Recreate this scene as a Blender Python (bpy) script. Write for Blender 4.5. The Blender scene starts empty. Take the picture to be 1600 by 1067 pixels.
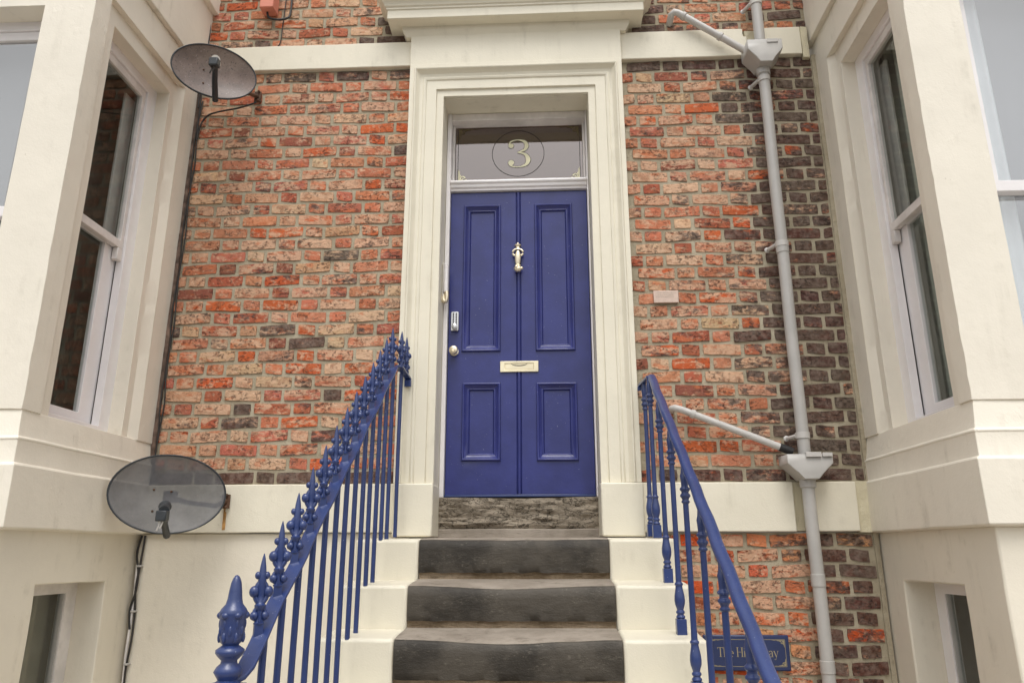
import bpy, bmesh, math, random
import numpy as np
from mathutils import Vector, Matrix, noise
random.seed(7)
R = math.radians
SC = bpy.context.scene
COL = SC.collection

# ---------------------------------------------------------------- camera
F, P, YAW, ROLL = 1160.03, .2763, -.0489, -.0015
CAM = Vector((.1672, -4.1122, -.3607))
cy, sy, cp, sp = math.cos(YAW), math.sin(YAW), math.cos(P), math.sin(P)
rt = Vector((cy, -sy, 0)); fw = Vector((sy*cp, cy*cp, sp)); up = Vector((-sy*sp, -cy*sp, cp))
cr, sr = math.cos(ROLL), math.sin(ROLL)
rt2 = cr*rt + sr*up; up2 = cr*up - sr*rt
cd = bpy.data.cameras.new('camera'); cam = bpy.data.objects.new('camera', cd); COL.objects.link(cam)
m = Matrix((rt2, up2, -fw)).transposed().to_4x4(); m.translation = CAM
cam.matrix_world = m
cd.sensor_width = 36; cd.lens = F/1600*36; cd.clip_start = .05; cd.clip_end = 800
SC.camera = cam

# ---------------------------------------------------------------- world, sun, exposure
SUN_EL, SUN_AZ = R(63), R(5)            # azimuth measured from straight in front of the facade, towards +x
w = bpy.data.worlds.new('World'); SC.world = w; w.use_nodes = True
nt = w.node_tree; nt.nodes.clear()
sky = nt.nodes.new('ShaderNodeTexSky'); sky.sky_type = 'NISHITA'; sky.sun_disc = False
sky.sun_elevation = SUN_EL; sky.sun_rotation = math.pi - SUN_AZ
sky.air_density = 1.4; sky.dust_density = 4.5; sky.ozone_density = 1
hs = nt.nodes.new('ShaderNodeHueSaturation'); hs.inputs['Saturation'].default_value = .12
bg = nt.nodes.new('ShaderNodeBackground'); bg.inputs['Strength'].default_value = .15
wo = nt.nodes.new('ShaderNodeOutputWorld')
nt.links.new(sky.outputs[0], hs.inputs['Color']); nt.links.new(hs.outputs[0], bg.inputs[0]); nt.links.new(bg.outputs[0], wo.inputs[0])
sl = bpy.data.lights.new('sun', 'SUN'); sl.energy = .5; sl.angle = R(28); sl.color = (1, .955, .89)
so = bpy.data.objects.new('sun', sl); COL.objects.link(so)
so.location = (0, -10, 10)
sd = Vector((math.sin(SUN_AZ)*math.cos(SUN_EL), -math.cos(SUN_AZ)*math.cos(SUN_EL), math.sin(SUN_EL)))
so.rotation_euler = (-sd).to_track_quat('-Z', 'Y').to_euler()
vs = SC.view_settings; vs.view_transform = 'Standard'; vs.look = 'None'; vs.exposure = 0.41; vs.gamma = 1; vs.use_curve_mapping = False

# ---------------------------------------------------------------- node materials
def mat(name):
    M = bpy.data.materials.new(name); M.use_nodes = True
    t = M.node_tree; t.nodes.clear()
    o = t.nodes.new('ShaderNodeOutputMaterial'); b = t.nodes.new('ShaderNodeBsdfPrincipled')
    t.links.new(b.outputs[0], o.inputs[0])
    return M, t, b, o
def N(t, ty, **kw):
    n = t.nodes.new(ty)
    for k, v in kw.items():
        if k in n.inputs: n.inputs[k].default_value = v
        else: setattr(n, k, v)
    return n
def L(t, a, b): t.links.new(a, b)
def coords(t, kind='Object', scale=(1, 1, 1), rnd=False):
    c = t.nodes.new('ShaderNodeTexCoord'); mp = t.nodes.new('ShaderNodeMapping'); mp.inputs['Scale'].default_value = scale
    L(t, c.outputs[kind], mp.inputs[0])
    if rnd:
        oi = t.nodes.new('ShaderNodeObjectInfo'); mu = N(t, 'ShaderNodeMath', operation='MULTIPLY'); mu.inputs[1].default_value = 57
        L(t, oi.outputs['Random'], mu.inputs[0]); L(t, mu.outputs[0], mp.inputs['Location'])
    return mp.outputs[0]
def geo(t, scale=(1, 1, 1)):
    g = t.nodes.new('ShaderNodeNewGeometry'); mp = t.nodes.new('ShaderNodeMapping'); mp.inputs['Scale'].default_value = scale
    L(t, g.outputs['Position'], mp.inputs[0]); return mp.outputs[0]
def ns(t, v, scale, detail=4, rough=.55, dist=0):
    n = N(t, 'ShaderNodeTexNoise'); n.inputs['Scale'].default_value = scale; n.inputs['Detail'].default_value = detail
    n.inputs['Roughness'].default_value = rough; n.inputs['Distortion'].default_value = dist
    L(t, v, n.inputs['Vector']); return n.outputs['Fac']
def ramp(t, f, a, b, lo=0, hi=1):
    n = N(t, 'ShaderNodeMapRange'); n.interpolation_type = 'SMOOTHSTEP'
    for k, x in ((1, a), (2, b), (3, lo), (4, hi)): n.inputs[k].default_value = x
    L(t, f, n.inputs[0]); return n.outputs[0]
def mix(t, f, a, b, mode='MIX'):
    n = t.nodes.new('ShaderNodeMix'); n.data_type = 'RGBA'; n.blend_type = mode
    for s, v in ((n.inputs[0], f), (n.inputs[6], a), (n.inputs[7], b)):
        if isinstance(v, (int, float)): s.default_value = v
        elif isinstance(v, tuple): s.default_value = (*v, 1)
        else: L(t, v, s)
    return n.outputs[2]
def math_(t, op, a, b=None):
    n = N(t, 'ShaderNodeMath', operation=op)
    for s, v in zip(n.inputs, (a, b)):
        if v is None: continue
        if isinstance(v, (int, float)): s.default_value = v
        else: L(t, v, s)
    return n.outputs[0]
def bump(t, b, h, dist, strength=1, prev=None):
    n = t.nodes.new('ShaderNodeBump'); n.inputs['Distance'].default_value = dist; n.inputs['Strength'].default_value = strength
    L(t, h, n.inputs['Height'])
    if prev: L(t, prev, n.inputs['Normal'])
    L(t, n.outputs[0], b.inputs['Normal']); return n.outputs[0]

def masonry_paint(name, col, dirt=(.30, .26, .18), dirt_amt=.35, rough=.5, coarse=.0035, fine=.0009):
    M, t, b, o = mat(name); g = geo(t)
    big = ns(t, g, 1.7, 5, .6); med = ns(t, g, 9, 5, .6)
    c = mix(t, ramp(t, big, .35, .7), tuple(x*.965 for x in col), tuple(min(1, x*1.03) for x in col))
    # vertical run-off streaks and small scuffs
    st = ns(t, geo(t, (14, 14, 1.1)), 1.0, 4, .6); sc = ns(t, g, 45, 3, .5)
    f = math_(t, 'MULTIPLY', ramp(t, st, .48, .72), ramp(t, med, .42, .75))
    c = mix(t, math_(t, 'MULTIPLY', f, dirt_amt), c, dirt)
    f2 = math_(t, 'MULTIPLY', ramp(t, sc, .73, .78), ramp(t, big, .5, .62))
    c = mix(t, math_(t, 'MULTIPLY', f2, dirt_amt), c, tuple(x*.5 for x in dirt))
    ch = ramp(t, ns(t, g, 26, 5, .62), .70, .735); cm = ramp(t, ns(t, g, 2.6, 3, .5), .50, .60)
    c = mix(t, math_(t, 'MULTIPLY', math_(t, 'MULTIPLY', ch, cm), .55), c, (.50, .44, .33))
    L(t, c, b.inputs['Base Color']); b.inputs['Roughness'].default_value = rough; b.inputs['Specular IOR Level'].default_value = .35
    h1 = math_(t, 'ADD', math_(t, 'MULTIPLY', ns(t, g, 5, 5, .6), 1.0), math_(t, 'MULTIPLY', math_(t, 'MULTIPLY', ramp(t, ns(t, geo(t, (1, 1, .6)), 16, 5, .65), .50, .80), ramp(t, big, .45, .65)), .40))
    p = bump(t, b, h1, coarse)
    bump(t, b, ns(t, g, 160, 3, .6), fine, 1, p)
    return M
M_BAY = masonry_paint('bay_masonry_paint', (.825, .768, .655), dirt_amt=.3, coarse=.0050, fine=.0004)
M_LOW = masonry_paint('basement_masonry_paint', (.78, .72, .60), dirt_amt=.4, coarse=.0045, fine=.0005)
M_SUR = masonry_paint('surround_paint', (.785, .735, .60), dirt_amt=.30, rough=.42, coarse=.004, fine=.0006)
M_STEPW = masonry_paint('step_end_paint', (.74, .69, .56), dirt_amt=.3, rough=.45, coarse=.003, fine=.0005)

def simple(name, col, rough=.5, metal=0, bumpd=0, bscale=80, spec=.5, var=.0, vscale=6, dark=None):
    M, t, b, o = mat(name)
    b.inputs['Roughness'].default_value = rough; b.inputs['Metallic'].default_value = metal; b.inputs['Specular IOR Level'].default_value = spec
    g = coords(t)
    f = ns(t, g, vscale, 5, .6)
    L(t, mix(t, ramp(t, f, .35, .7), tuple(x*(1-var) for x in col), dark or tuple(min(1, x*(1+var)) for x in col)), b.inputs['Base Color'])
    if bumpd: bump(t, b, ns(t, g, bscale, 4, .6), bumpd)
    return M
M_WHITE = simple('white_gloss_paint', (.86, .83, .83), .35, bumpd=.0006, bscale=25, var=.03)
M_WHITEOLD = simple('weathered_white_paint', (.76, .72, .69), .45, bumpd=.001, bscale=30, var=.12)
M_GREYP = simple('grey_plastic', (.45, .435, .41), .38, var=.05, bumpd=.0004, bscale=12)
M_GREYL = simple('pale_grey_plastic', (.54, .52, .49), .36, var=.04)
M_BRASS = simple('polished_brass', (.84, .74, .55), .38, .85, bumpd=.0005, bscale=60, var=.15)
M_BRASSB = simple('satin_brass', (.80, .72, .52), .5, .55, bumpd=.0003, bscale=60, var=.08)
M_CHROME = simple('satin_chrome', (.62, .62, .62), .32, .8, var=.05)
M_BLACK = simple('black_cable_sheath', (.025, .022, .02), .5, var=.3)
M_RUST = simple('rusty_steel', (.09, .045, .025), .8, bumpd=.002, bscale=90, var=.5)
M_RUSTRUN = simple('rust_stain', (.50, .27, .09), .7, var=.3, vscale=30)
M_GOLD = simple('gold_leaf', (.86, .81, .56), .45, .1, var=.08)
M_SGOLD = simple('dull_gold_lettering', (.33, .28, .17), .5, .1, var=.1)
M_LINE = simple('dark_etched_line', (.03, .02, .015), .6)
M_SIGN = simple('navy_sign_enamel', (.022, .035, .105), .35, var=.08)
M_DARKROOM = simple('dim_room_plaster', (.50, .44, .36), .9, var=.1)
M_ALARM = simple('salmon_plastic', (.70, .25, .17), .5, var=.05)
M_CURT = simple('beige_curtain_cloth', (.36, .32, .24), .9, var=.1, bumpd=.0006, bscale=300)
M_SHEER = simple('white_sheer_curtain', (.90, .93, .92), .9, var=.03)
M_PLAQ = simple('pale_pink_plaque', (.60, .46, .38), .45, .1, var=.06, vscale=40)
M_GASK = simple('black_rubber', (.02, .02, .02), .6)
M_LNB = simple('dark_grey_plastic', (.03, .035, .04), .4, var=.2)
M_LNBW = simple('off_white_plastic', (.62, .58, .52), .45, var=.1)

def blue_paint(name, col, rough, b1=.0012):
    M, t, b, o = mat(name); g = geo(t)
    c = mix(t, ramp(t, ns(t, g, 7, 5, .6), .3, .72), tuple(x*.86 for x in col), tuple(x*1.1 for x in col))
    sp_ = ramp(t, ns(t, g, 110, 3, .55), .70, .74)
    c = mix(t, math_(t, 'MULTIPLY', sp_, .55), c, (.42, .45, .55))
    L(t, c, b.inputs['Base Color']); b.inputs['Roughness'].default_value = rough
    p = bump(t, b, ns(t, g, 14, 4, .55), b1)
    bump(t, b, ns(t, g, 75, 3, .6), b1*.4, 1, p)
    return M
M_DOOR = blue_paint('door_blue_paint', (.026, .033, .165), .30, .0009)
M_RAIL = blue_paint('railing_blue_paint', (.022, .042, .150), .31, .0017)
for n_ in M_RAIL.node_tree.nodes:
    if n_.type == 'BSDF_PRINCIPLED': n_.inputs['Coat Weight'].default_value = .35; n_.inputs['Coat Roughness'].default_value = .22

def glass(name, refl=.16, tint=(.85, .87, .86), rough=.005, ior=1.42, gcol=(.95, .95, .945, 1)):
    M = bpy.data.materials.new(name); M.use_nodes = True; t = M.node_tree; t.nodes.clear()
    o = t.nodes.new('ShaderNodeOutputMaterial'); gl = N(t, 'ShaderNodeBsdfGlossy'); gl.inputs['Roughness'].default_value = rough
    gl.inputs['Color'].default_value = gcol
    tr = N(t, 'ShaderNodeBsdfTransparent'); tr.inputs[0].default_value = (*tint, 1)
    fr = N(t, 'ShaderNodeFresnel'); fr.inputs['IOR'].default_value = ior
    ge = t.nodes.new('ShaderNodeNewGeometry')
    f = math_(t, 'MULTIPLY', math_(t, 'MINIMUM', math_(t, 'ADD', fr.outputs[0], refl), .95), math_(t, 'SUBTRACT', 1, ge.outputs['Backfacing']))
    bp = t.nodes.new('ShaderNodeBump'); bp.inputs['Distance'].default_value = .0003
    L(t, ns(t, geo(t), 3.5, 2, .5), bp.inputs['Height']); L(t, bp.outputs[0], gl.inputs['Normal'])
    mx = t.nodes.new('ShaderNodeMixShader'); L(t, f, mx.inputs[0]); L(t, tr.outputs[0], mx.inputs[1]); L(t, gl.outputs[0], mx.inputs[2])
    L(t, mx.outputs[0], o.inputs[0]); return M
M_GLASS = glass('window_glass', .02, ior=1.42)
M_FAN = glass('fanlight_glass', .20, (.60, .44, .32), gcol=(.93, .84, .80, 1))
M_GFRONT = glass('front_window_glass', .26, (.88, .89, .90))

def brick_mat():
    M, t, b, o = mat('weathered_brick')
    oi = t.nodes.new('ShaderNodeObjectInfo'); g = coords(t, 'Object', (1, 1, 1), True); gs = coords(t, 'Object', (1, 1, 2.2), True)
    base = oi.outputs['Color']
    rnd = oi.outputs['Random']
    # buff patches, with orange and brown clouds inside one brick
    n1 = ns(t, gs, 13, 6, .66, .35)
    thr = math_(t, 'ADD', n1, math_(t, 'MULTIPLY', math_(t, 'SUBTRACT', rnd, .5), .26))
    c = mix(t, math_(t, 'MULTIPLY', ramp(t, thr, .46, .58), .80), base, (.66, .43, .285))
    n2 = ns(t, g, 19, 6, .7)
    c = mix(t, math_(t, 'MULTIPLY', ramp(t, n2, .50, .64), .60), c, (.30, .125, .065))
    c = mix(t, math_(t, 'MULTIPLY', ramp(t, ns(t, g, 33, 5, .7), .54, .66), .45), c, (.70, .50, .35))
    c = mix(t, math_(t, 'MULTIPLY', ramp(t, ns(t, gs, 11, 3, .5), .58, .66), .6), c, (.58, .17, .07))
    # black pits and cracks
    gp = coords(t, 'Object', (1, 1, 1.35), True); n3 = ns(t, gp, 44, 6, .74, .3); n3b = ns(t, g, 7, 3, .5)
    pit = math_(t, 'MULTIPLY', ramp(t, n3, .53, .62), ramp(t, n3b, .36, .58))
    c = mix(t, math_(t, 'MULTIPLY', pit, .62), c, (.085, .055, .04))
    # soot, amount from object alpha
    n4 = ns(t, gs, 10, 7, .74, .3)
    s = math_(t, 'ADD', n4, math_(t, 'SUBTRACT', oi.outputs['Alpha'], .5))
    sn = mix(t, ramp(t, ns(t, g, 34, 4, .6), .35, .7), (.032, .027, .026), (.15, .125, .108))
    c = mix(t, math_(t, 'MULTIPLY', ramp(t, s, .46, .60), .86), c, sn)
    L(t, c, b.inputs['Base Color']); b.inputs['Roughness'].default_value = .85; b.inputs['Specular IOR Level'].default_value = .25
    h = math_(t, 'ADD', math_(t, 'MULTIPLY', ns(t, gp, 24, 6, .7, .2), 1), math_(t, 'MULTIPLY', pit, -.35))
    p = bump(t, b, h, .012)
    bump(t, b, ns(t, g, 150, 3, .6), .0016, 1, p)
    return M
M_BRICK = brick_mat()
def mortar_mat():
    M, t, b, o = mat('lime_mortar'); g = geo(t)
    c = mix(t, ramp(t, ns(t, g, 4, 5, .6), .35, .7), (.36, .31, .22), (.48, .425, .315))
    c = mix(t, math_(t, 'MULTIPLY', ramp(t, ns(t, g, 60, 4, .65), .55, .75), .5), c, (.20, .165, .12))
    L(t, c, b.inputs['Base Color']); b.inputs['Roughness'].default_value = .9; b.inputs['Specular IOR Level'].default_value = .2
    p = bump(t, b, ns(t, g, 30, 5, .65), .008); bump(t, b, ns(t, g, 220, 3, .6), .0015, 1, p)
    return M
M_MORT = mortar_mat()
def stone_mat(name, a, bcol, dk, bscale=18, bd=.006, an=5):
    M, t, b, o = mat(name); g = geo(t); gh = geo(t, (1, 1, an))
    c = mix(t, ramp(t, ns(t, g, 5, 6, .65), .35, .68), a, bcol)
    c = mix(t, math_(t, 'MULTIPLY', ramp(t, ns(t, gh, 14, 6, .7, .5), .5, .72), .6), c, dk)
    L(t, c, b.inputs['Base Color']); b.inputs['Roughness'].default_value = .85; b.inputs['Specular IOR Level'].default_value = .25
    p = bump(t, b, ns(t, gh, bscale, 6, .7), bd); bump(t, b, ns(t, g, 170, 3, .6), .0015, 1, p)
    return M
M_TREAD = stone_mat('worn_sandstone_tread', (.24, .205, .165), (.33, .285, .235), (.13, .105, .08), 12, .004)
M_STRIP = stone_mat('bare_sandstone_edge', (.17, .12, .07), (.36, .28, .19), (.07, .05, .03), 30, .012)
M_ROCK = stone_mat('rock_faced_sandstone', (.24, .20, .15), (.38, .32, .245), (.075, .058, .04), 26, .016, 1.8)
def cracks(M):
    t = M.node_tree; b = [n for n in t.nodes if n.type == 'BSDF_PRINCIPLED'][0]
    src = b.inputs['Base Color'].links[0].from_socket
    a = math_(t, 'ABSOLUTE', math_(t, 'SUBTRACT', ns(t, geo(t, (1, 1, 2.4)), 9, 5, .62, .5), .5))
    a2 = math_(t, 'ABSOLUTE', math_(t, 'SUBTRACT', ns(t, geo(t, (1, 1, 2.0)), 20, 5, .6, .3), .5))
    f = math_(t, 'MAXIMUM', ramp(t, a, .0, .030, .9, 0), ramp(t, a2, .0, .022, .6, 0))
    L(t, mix(t, f, src, (.028, .022, .016)), b.inputs['Base Color'])
cracks(M_ROCK)
def riser_mat():
    M, t, b, o = mat('worn_black_step_paint'); g = geo(t); gh = geo(t, (1, 1, 2.4))
    c = mix(t, ramp(t, ns(t, g, 3.3, 4, .6), .38, .62), (.032, .027, .021), (.075, .064, .050))
    sc = math_(t, 'MULTIPLY', ramp(t, ns(t, gh, 48, 7, .8, .3), .53, .62), ramp(t, ns(t, geo(t, (1, 1, 2.5)), 4.5, 5, .65), .46, .62))
    c = mix(t, math_(t, 'MULTIPLY', sc, .42), c, (.22, .195, .155))
    L(t, c, b.inputs['Base Color']); b.inputs['Roughness'].default_value = .55; b.inputs['Specular IOR Level'].default_value = .3
    p = bump(t, b, ns(t, gh, 20, 6, .65), .0035); bump(t, b, ns(t, g, 140, 3, .6), .0010, 1, p)
    return M
M_RISER = riser_mat()
def dish_mat(name, col, col2, alpha, mott):
    M, t, b, o = mat(name); g = coords(t)
    c = mix(t, ramp(t, ns(t, g, 7, 5, .6), .35, .7), col, col2)
    c = mix(t, math_(t, 'MULTIPLY', ramp(t, ns(t, g, 95, 4, .7), .56, .66), mott), c, (.04, .028, .03))
    c = mix(t, math_(t, 'MULTIPLY', ramp(t, ns(t, g, 70, 3, .7), .62, .7), mott*.7), c, (.36, .27, .27))
    L(t, c, b.inputs['Base Color']); b.inputs['Roughness'].default_value = .42
    tr = N(t, 'ShaderNodeBsdfTransparent'); mx = t.nodes.new('ShaderNodeMixShader'); mx.inputs[0].default_value = alpha
    L(t, b.outputs[0], mx.inputs[1]); L(t, tr.outputs[0], mx.inputs[2]); L(t, mx.outputs[0], o.inputs[0])
    return M
M_DISH1 = dish_mat('perforated_maroon_dish', (.115, .078, .062), (.205, .145, .118), .04, .95)
M_DISH2 = dish_mat('perforated_grey_dish', (.085, .085, .090), (.14, .14, .147), .15, .15)
def ground_mat():
    M, t, b, o = mat('street_asphalt'); g = geo(t)
    c = mix(t, ns(t, g, 3, 6, .6), (.07, .068, .065), (.11, .105, .1)); L(t, c, b.inputs['Base Color']); b.inputs['Roughness'].default_value = .9
    bump(t, b, ns(t, g, 120, 3, .6), .004); return M
M_ASPH = ground_mat()
M_PAVE = stone_mat('paving_stone', (.34, .31, .27), (.42, .38, .33), (.22, .2, .17), 20, .004)

# ---------------------------------------------------------------- mesh helpers
def link(name, me, parent=None):
    o = bpy.data.objects.new(name, me); COL.objects.link(o)
    if parent: o.parent = parent; o.matrix_parent_inverse = Matrix.Translation(-pw(parent))
    return o
def pw(o):
    v = Vector(o.location)
    return v if not o.parent else v + pw(o.parent) + o.matrix_parent_inverse.translation
def thing(name, label, cat, loc=(0, 0, 0), group=None):
    o = bpy.data.objects.new(name, None); COL.objects.link(o); o.location = loc; o.empty_display_size = .1
    o['label'] = label; o['category'] = cat
    if group: o['group'] = group
    return o
def tag(o, label, cat, group=None):
    o['label'] = label; o['category'] = cat
    if group: o['group'] = group
    return o
def finish(name, bm, mats, parent=None, smooth=True, bevel=0, seg=2, angle=35, merge=True):
    if merge: bmesh.ops.remove_doubles(bm, verts=bm.verts, dist=1e-5)
    bmesh.ops.recalc_face_normals(bm, faces=bm.faces)
    me = bpy.data.meshes.new(name); bm.to_mesh(me); bm.free()
    for mm in (mats if isinstance(mats, (list, tuple)) else [mats]): me.materials.append(mm)
    if smooth:
        me.polygons.foreach_set('use_smooth', [True]*len(me.polygons)); me.set_sharp_from_angle(angle=R(angle))
    o = link(name, me, parent)
    if bevel:
        b = o.modifiers.new('bevel', 'BEVEL'); b.width = bevel; b.segments = seg; b.limit_method = 'ANGLE'; b.angle_limit = R(40); b.use_clamp_overlap = True
    return o
def breaks(vals, step):
    v = sorted(set(round(x, 5) for x in vals)); out = [v[0]]
    for a, b in zip(v, v[1:]):
        n = max(1, int(math.ceil((b-a)/step)))
        out += [a+(b-a)*k/n for k in range(1, n+1)]
    return np.array(out)
def csg(bm, add, sub=(), step=.12, rough=0, seed=0):
    """union of boxes minus boxes as one clean skin; box = (x0,x1,y0,y1,z0,z1)"""
    ax = [breaks([b[i] for b in list(add)+list(sub) for i in (2*k, 2*k+1)], step) for k in range(3)]
    cs = [(a[1:]+a[:-1])/2 for a in ax]
    X, Y, Z = np.meshgrid(*cs, indexing='ij'); ins = np.zeros(X.shape, bool)
    def w(b): return (X > min(b[0:2])) & (X < max(b[0:2])) & (Y > min(b[2:4])) & (Y < max(b[2:4])) & (Z > min(b[4:6])) & (Z < max(b[4:6]))
    for b in add: ins |= w(b)
    for b in sub: ins &= ~w(b)
    pad = np.pad(ins, 1); vd = {}
    def v(i, j, k):
        key = (i, j, k)
        if key not in vd:
            p = Vector((ax[0][i], ax[1][j], ax[2][k]))
            if rough:
                q = p*3.1+Vector((seed, 0, 0)); p = p + rough*Vector(noise.noise_vector(q)) + .5*rough*Vector(noise.noise_vector(q*3.7))
            vd[key] = bm.verts.new(p)
        return vd[key]
    for axis in range(3):
        for sgn in (-1, 1):
            sh = np.roll(pad, -sgn, axis)[1:-1, 1:-1, 1:-1]
            for i, j, k in np.argwhere(ins & ~sh):
                c = [i, j, k]; c[axis] += (sgn > 0)
                u, vv = [a for a in range(3) if a != axis]
                q = []
                for du, dv in ((0, 0), (1, 0), (1, 1), (0, 1)):
                    d = list(c); d[u] += du; d[vv] += dv; q.append(v(*d))
                bm.faces.new(q)
def box(bm, x0, x1, y0, y1, z0, z1):
    csg(bm, [(x0, x1, y0, y1, z0, z1)], (), 1e9)
def boxes(name, lst, mats, parent=None, bevel=.002, **kw):
    bm = bmesh.new()
    for b in lst: box(bm, *b)
    return finish(name, bm, mats, parent, bevel=bevel, merge=False, **kw)
def solid(name, add, sub, mats, parent=None, step=.1, rough=.0015, bevel=.006, seed=0, seg=2):
    bm = bmesh.new(); csg(bm, add, sub, step, rough, seed); return finish(name, bm, mats, parent, bevel=bevel, seg=seg)
def sweep(bm, path, prof, f, closed=False, cap=True, nsub=1, rough=0):
    """path: 2D points (a,b); prof: (u outward, v); f(a,b,v)->xyz. outward = left of travel"""
    pts = [Vector(p) for p in path]; n = len(pts); rings = []
    def nrm(a, b): d = (b-a).normalized(); return Vector((-d.y, d.x))
    ms = []
    for i in range(n):
        ns_ = []
        if closed or i > 0: ns_.append(nrm(pts[i-1], pts[i]))
        if closed or i < n-1: ns_.append(nrm(pts[i], pts[(i+1) % n]))
        ms.append(ns_[0] if len(ns_) == 1 else (ns_[0]+ns_[1])/(1+ns_[0].dot(ns_[1])))
    seq = []
    segs = n if closed else n-1
    for i in range(segs):
        for k in range(nsub): seq.append((pts[i].lerp(pts[(i+1) % n], k/nsub), ms[i].lerp(ms[(i+1) % n], k/nsub)))
    if not closed: seq.append((pts[-1], ms[-1]))
    for p, m_ in seq:
        r = []
        for u, v in prof:
            q = p+m_*u; c = Vector(f(q.x, q.y, v))
            if rough: c += rough*Vector(noise.noise_vector(c*6))
            r.append(bm.verts.new(c))
        rings.append(r)
    k = len(prof); R_ = len(rings)
    for i in range(R_ if closed else R_-1):
        a, b = rings[i], rings[(i+1) % R_]
        for j in range(k): bm.faces.new((a[j], a[(j+1) % k], b[(j+1) % k], b[j]))
    if cap and not closed: bm.faces.new(rings[0]); bm.faces.new(rings[-1][::-1])
def tube(bm, pts, r, n=10, cap=True):
    pts = [Vector(p) for p in pts]; rings = []; ref = None
    for i, p in enumerate(pts):
        d = (pts[min(i+1, len(pts)-1)]-pts[max(i-1, 0)]).normalized()
        if ref is None: ref = Vector((0, 0, 1)) if abs(d.z) < .9 else Vector((1, 0, 0))
        a = d.cross(ref).normalized(); b = d.cross(a).normalized(); ref = -b if False else ref
        rr = r[i] if isinstance(r, (list, tuple)) else r
        rings.append([bm.verts.new(p+rr*(math.cos(t)*a+math.sin(t)*b)) for t in (2*math.pi*k/n for k in range(n))])
    for A, B in zip(rings, rings[1:]):
        for k in range(n): bm.faces.new((A[k], A[(k+1) % n], B[(k+1) % n], B[k]))
    if cap: bm.faces.new(rings[0][::-1]); bm.faces.new(rings[-1])
def lathe(bm, prof, c=(0, 0, 0), n=16, axis='Z', sx=1, sy_=1):
    """prof: (r, h) list from one end to the other"""
    c = Vector(c); rings = []
    for r, h in prof:
        ring = []
        for k in range(n):
            t = 2*math.pi*k/n; x, y = r*math.cos(t)*sx, r*math.sin(t)*sy_
            p = {'Z': Vector((x, y, h)), 'Y': Vector((x, h, y)), 'X': Vector((h, x, y))}[axis]
            ring.append(bm.verts.new(c+p))
        rings.append(ring)
    for A, B in zip(rings, rings[1:]):
        for k in range(n): bm.faces.new((A[k], A[(k+1) % n], B[(k+1) % n], B[k]))
    bm.faces.new(rings[0][::-1]); bm.faces.new(rings[-1])
def ball(bm, c, r, s=(1, 1, 1), u=12, v=8):
    mtx = Matrix.Translation(Vector(c)) @ Matrix.Diagonal((*s, 1))
    bmesh.ops.create_uvsphere(bm, u_segments=u, v_segments=v, radius=r, matrix=mtx)
def prism(bm, poly, f, d0, d1):
    """poly of (a,b); f(a,b,d)->xyz"""
    A = [bm.verts.new(f(a, b, d0)) for a, b in poly]; B = [bm.verts.new(f(a, b, d1)) for a, b in poly]; n = len(poly)
    bm.faces.new(A[::-1]); bm.faces.new(B)
    for k in range(n): bm.faces.new((A[k], A[(k+1) % n], B[(k+1) % n], B[k]))
def smooth_path(pts, n=8):
    P_ = [Vector(p) for p in pts]; out = []
    for i in range(len(P_)-1):
        a, b, c, d = P_[max(i-1, 0)], P_[i], P_[i+1], P_[min(i+2, len(P_)-1)]
        for k in range(n):
            t = k/n; out.append(.5*((2*b)+(c-a)*t+(2*a-5*b+4*c-d)*t*t+(3*b-a-3*c+d)*t**3))
    return out+[P_[-1]]

# ---------------------------------------------------------------- ground
bm = bmesh.new(); bmesh.ops.create_grid(bm, x_segments=2, y_segments=2, size=300, matrix=Matrix.Translation((0, 0, -1.93)))
o = finish('ground', bm, M_ASPH); o['kind'] = 'structure'; 
o = solid('pavement', [(-12, 12, -6.2, 1.0, -2.1, -1.9)], [], M_PAVE, step=2, rough=0, bevel=.01); o['kind'] = 'structure'

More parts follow.
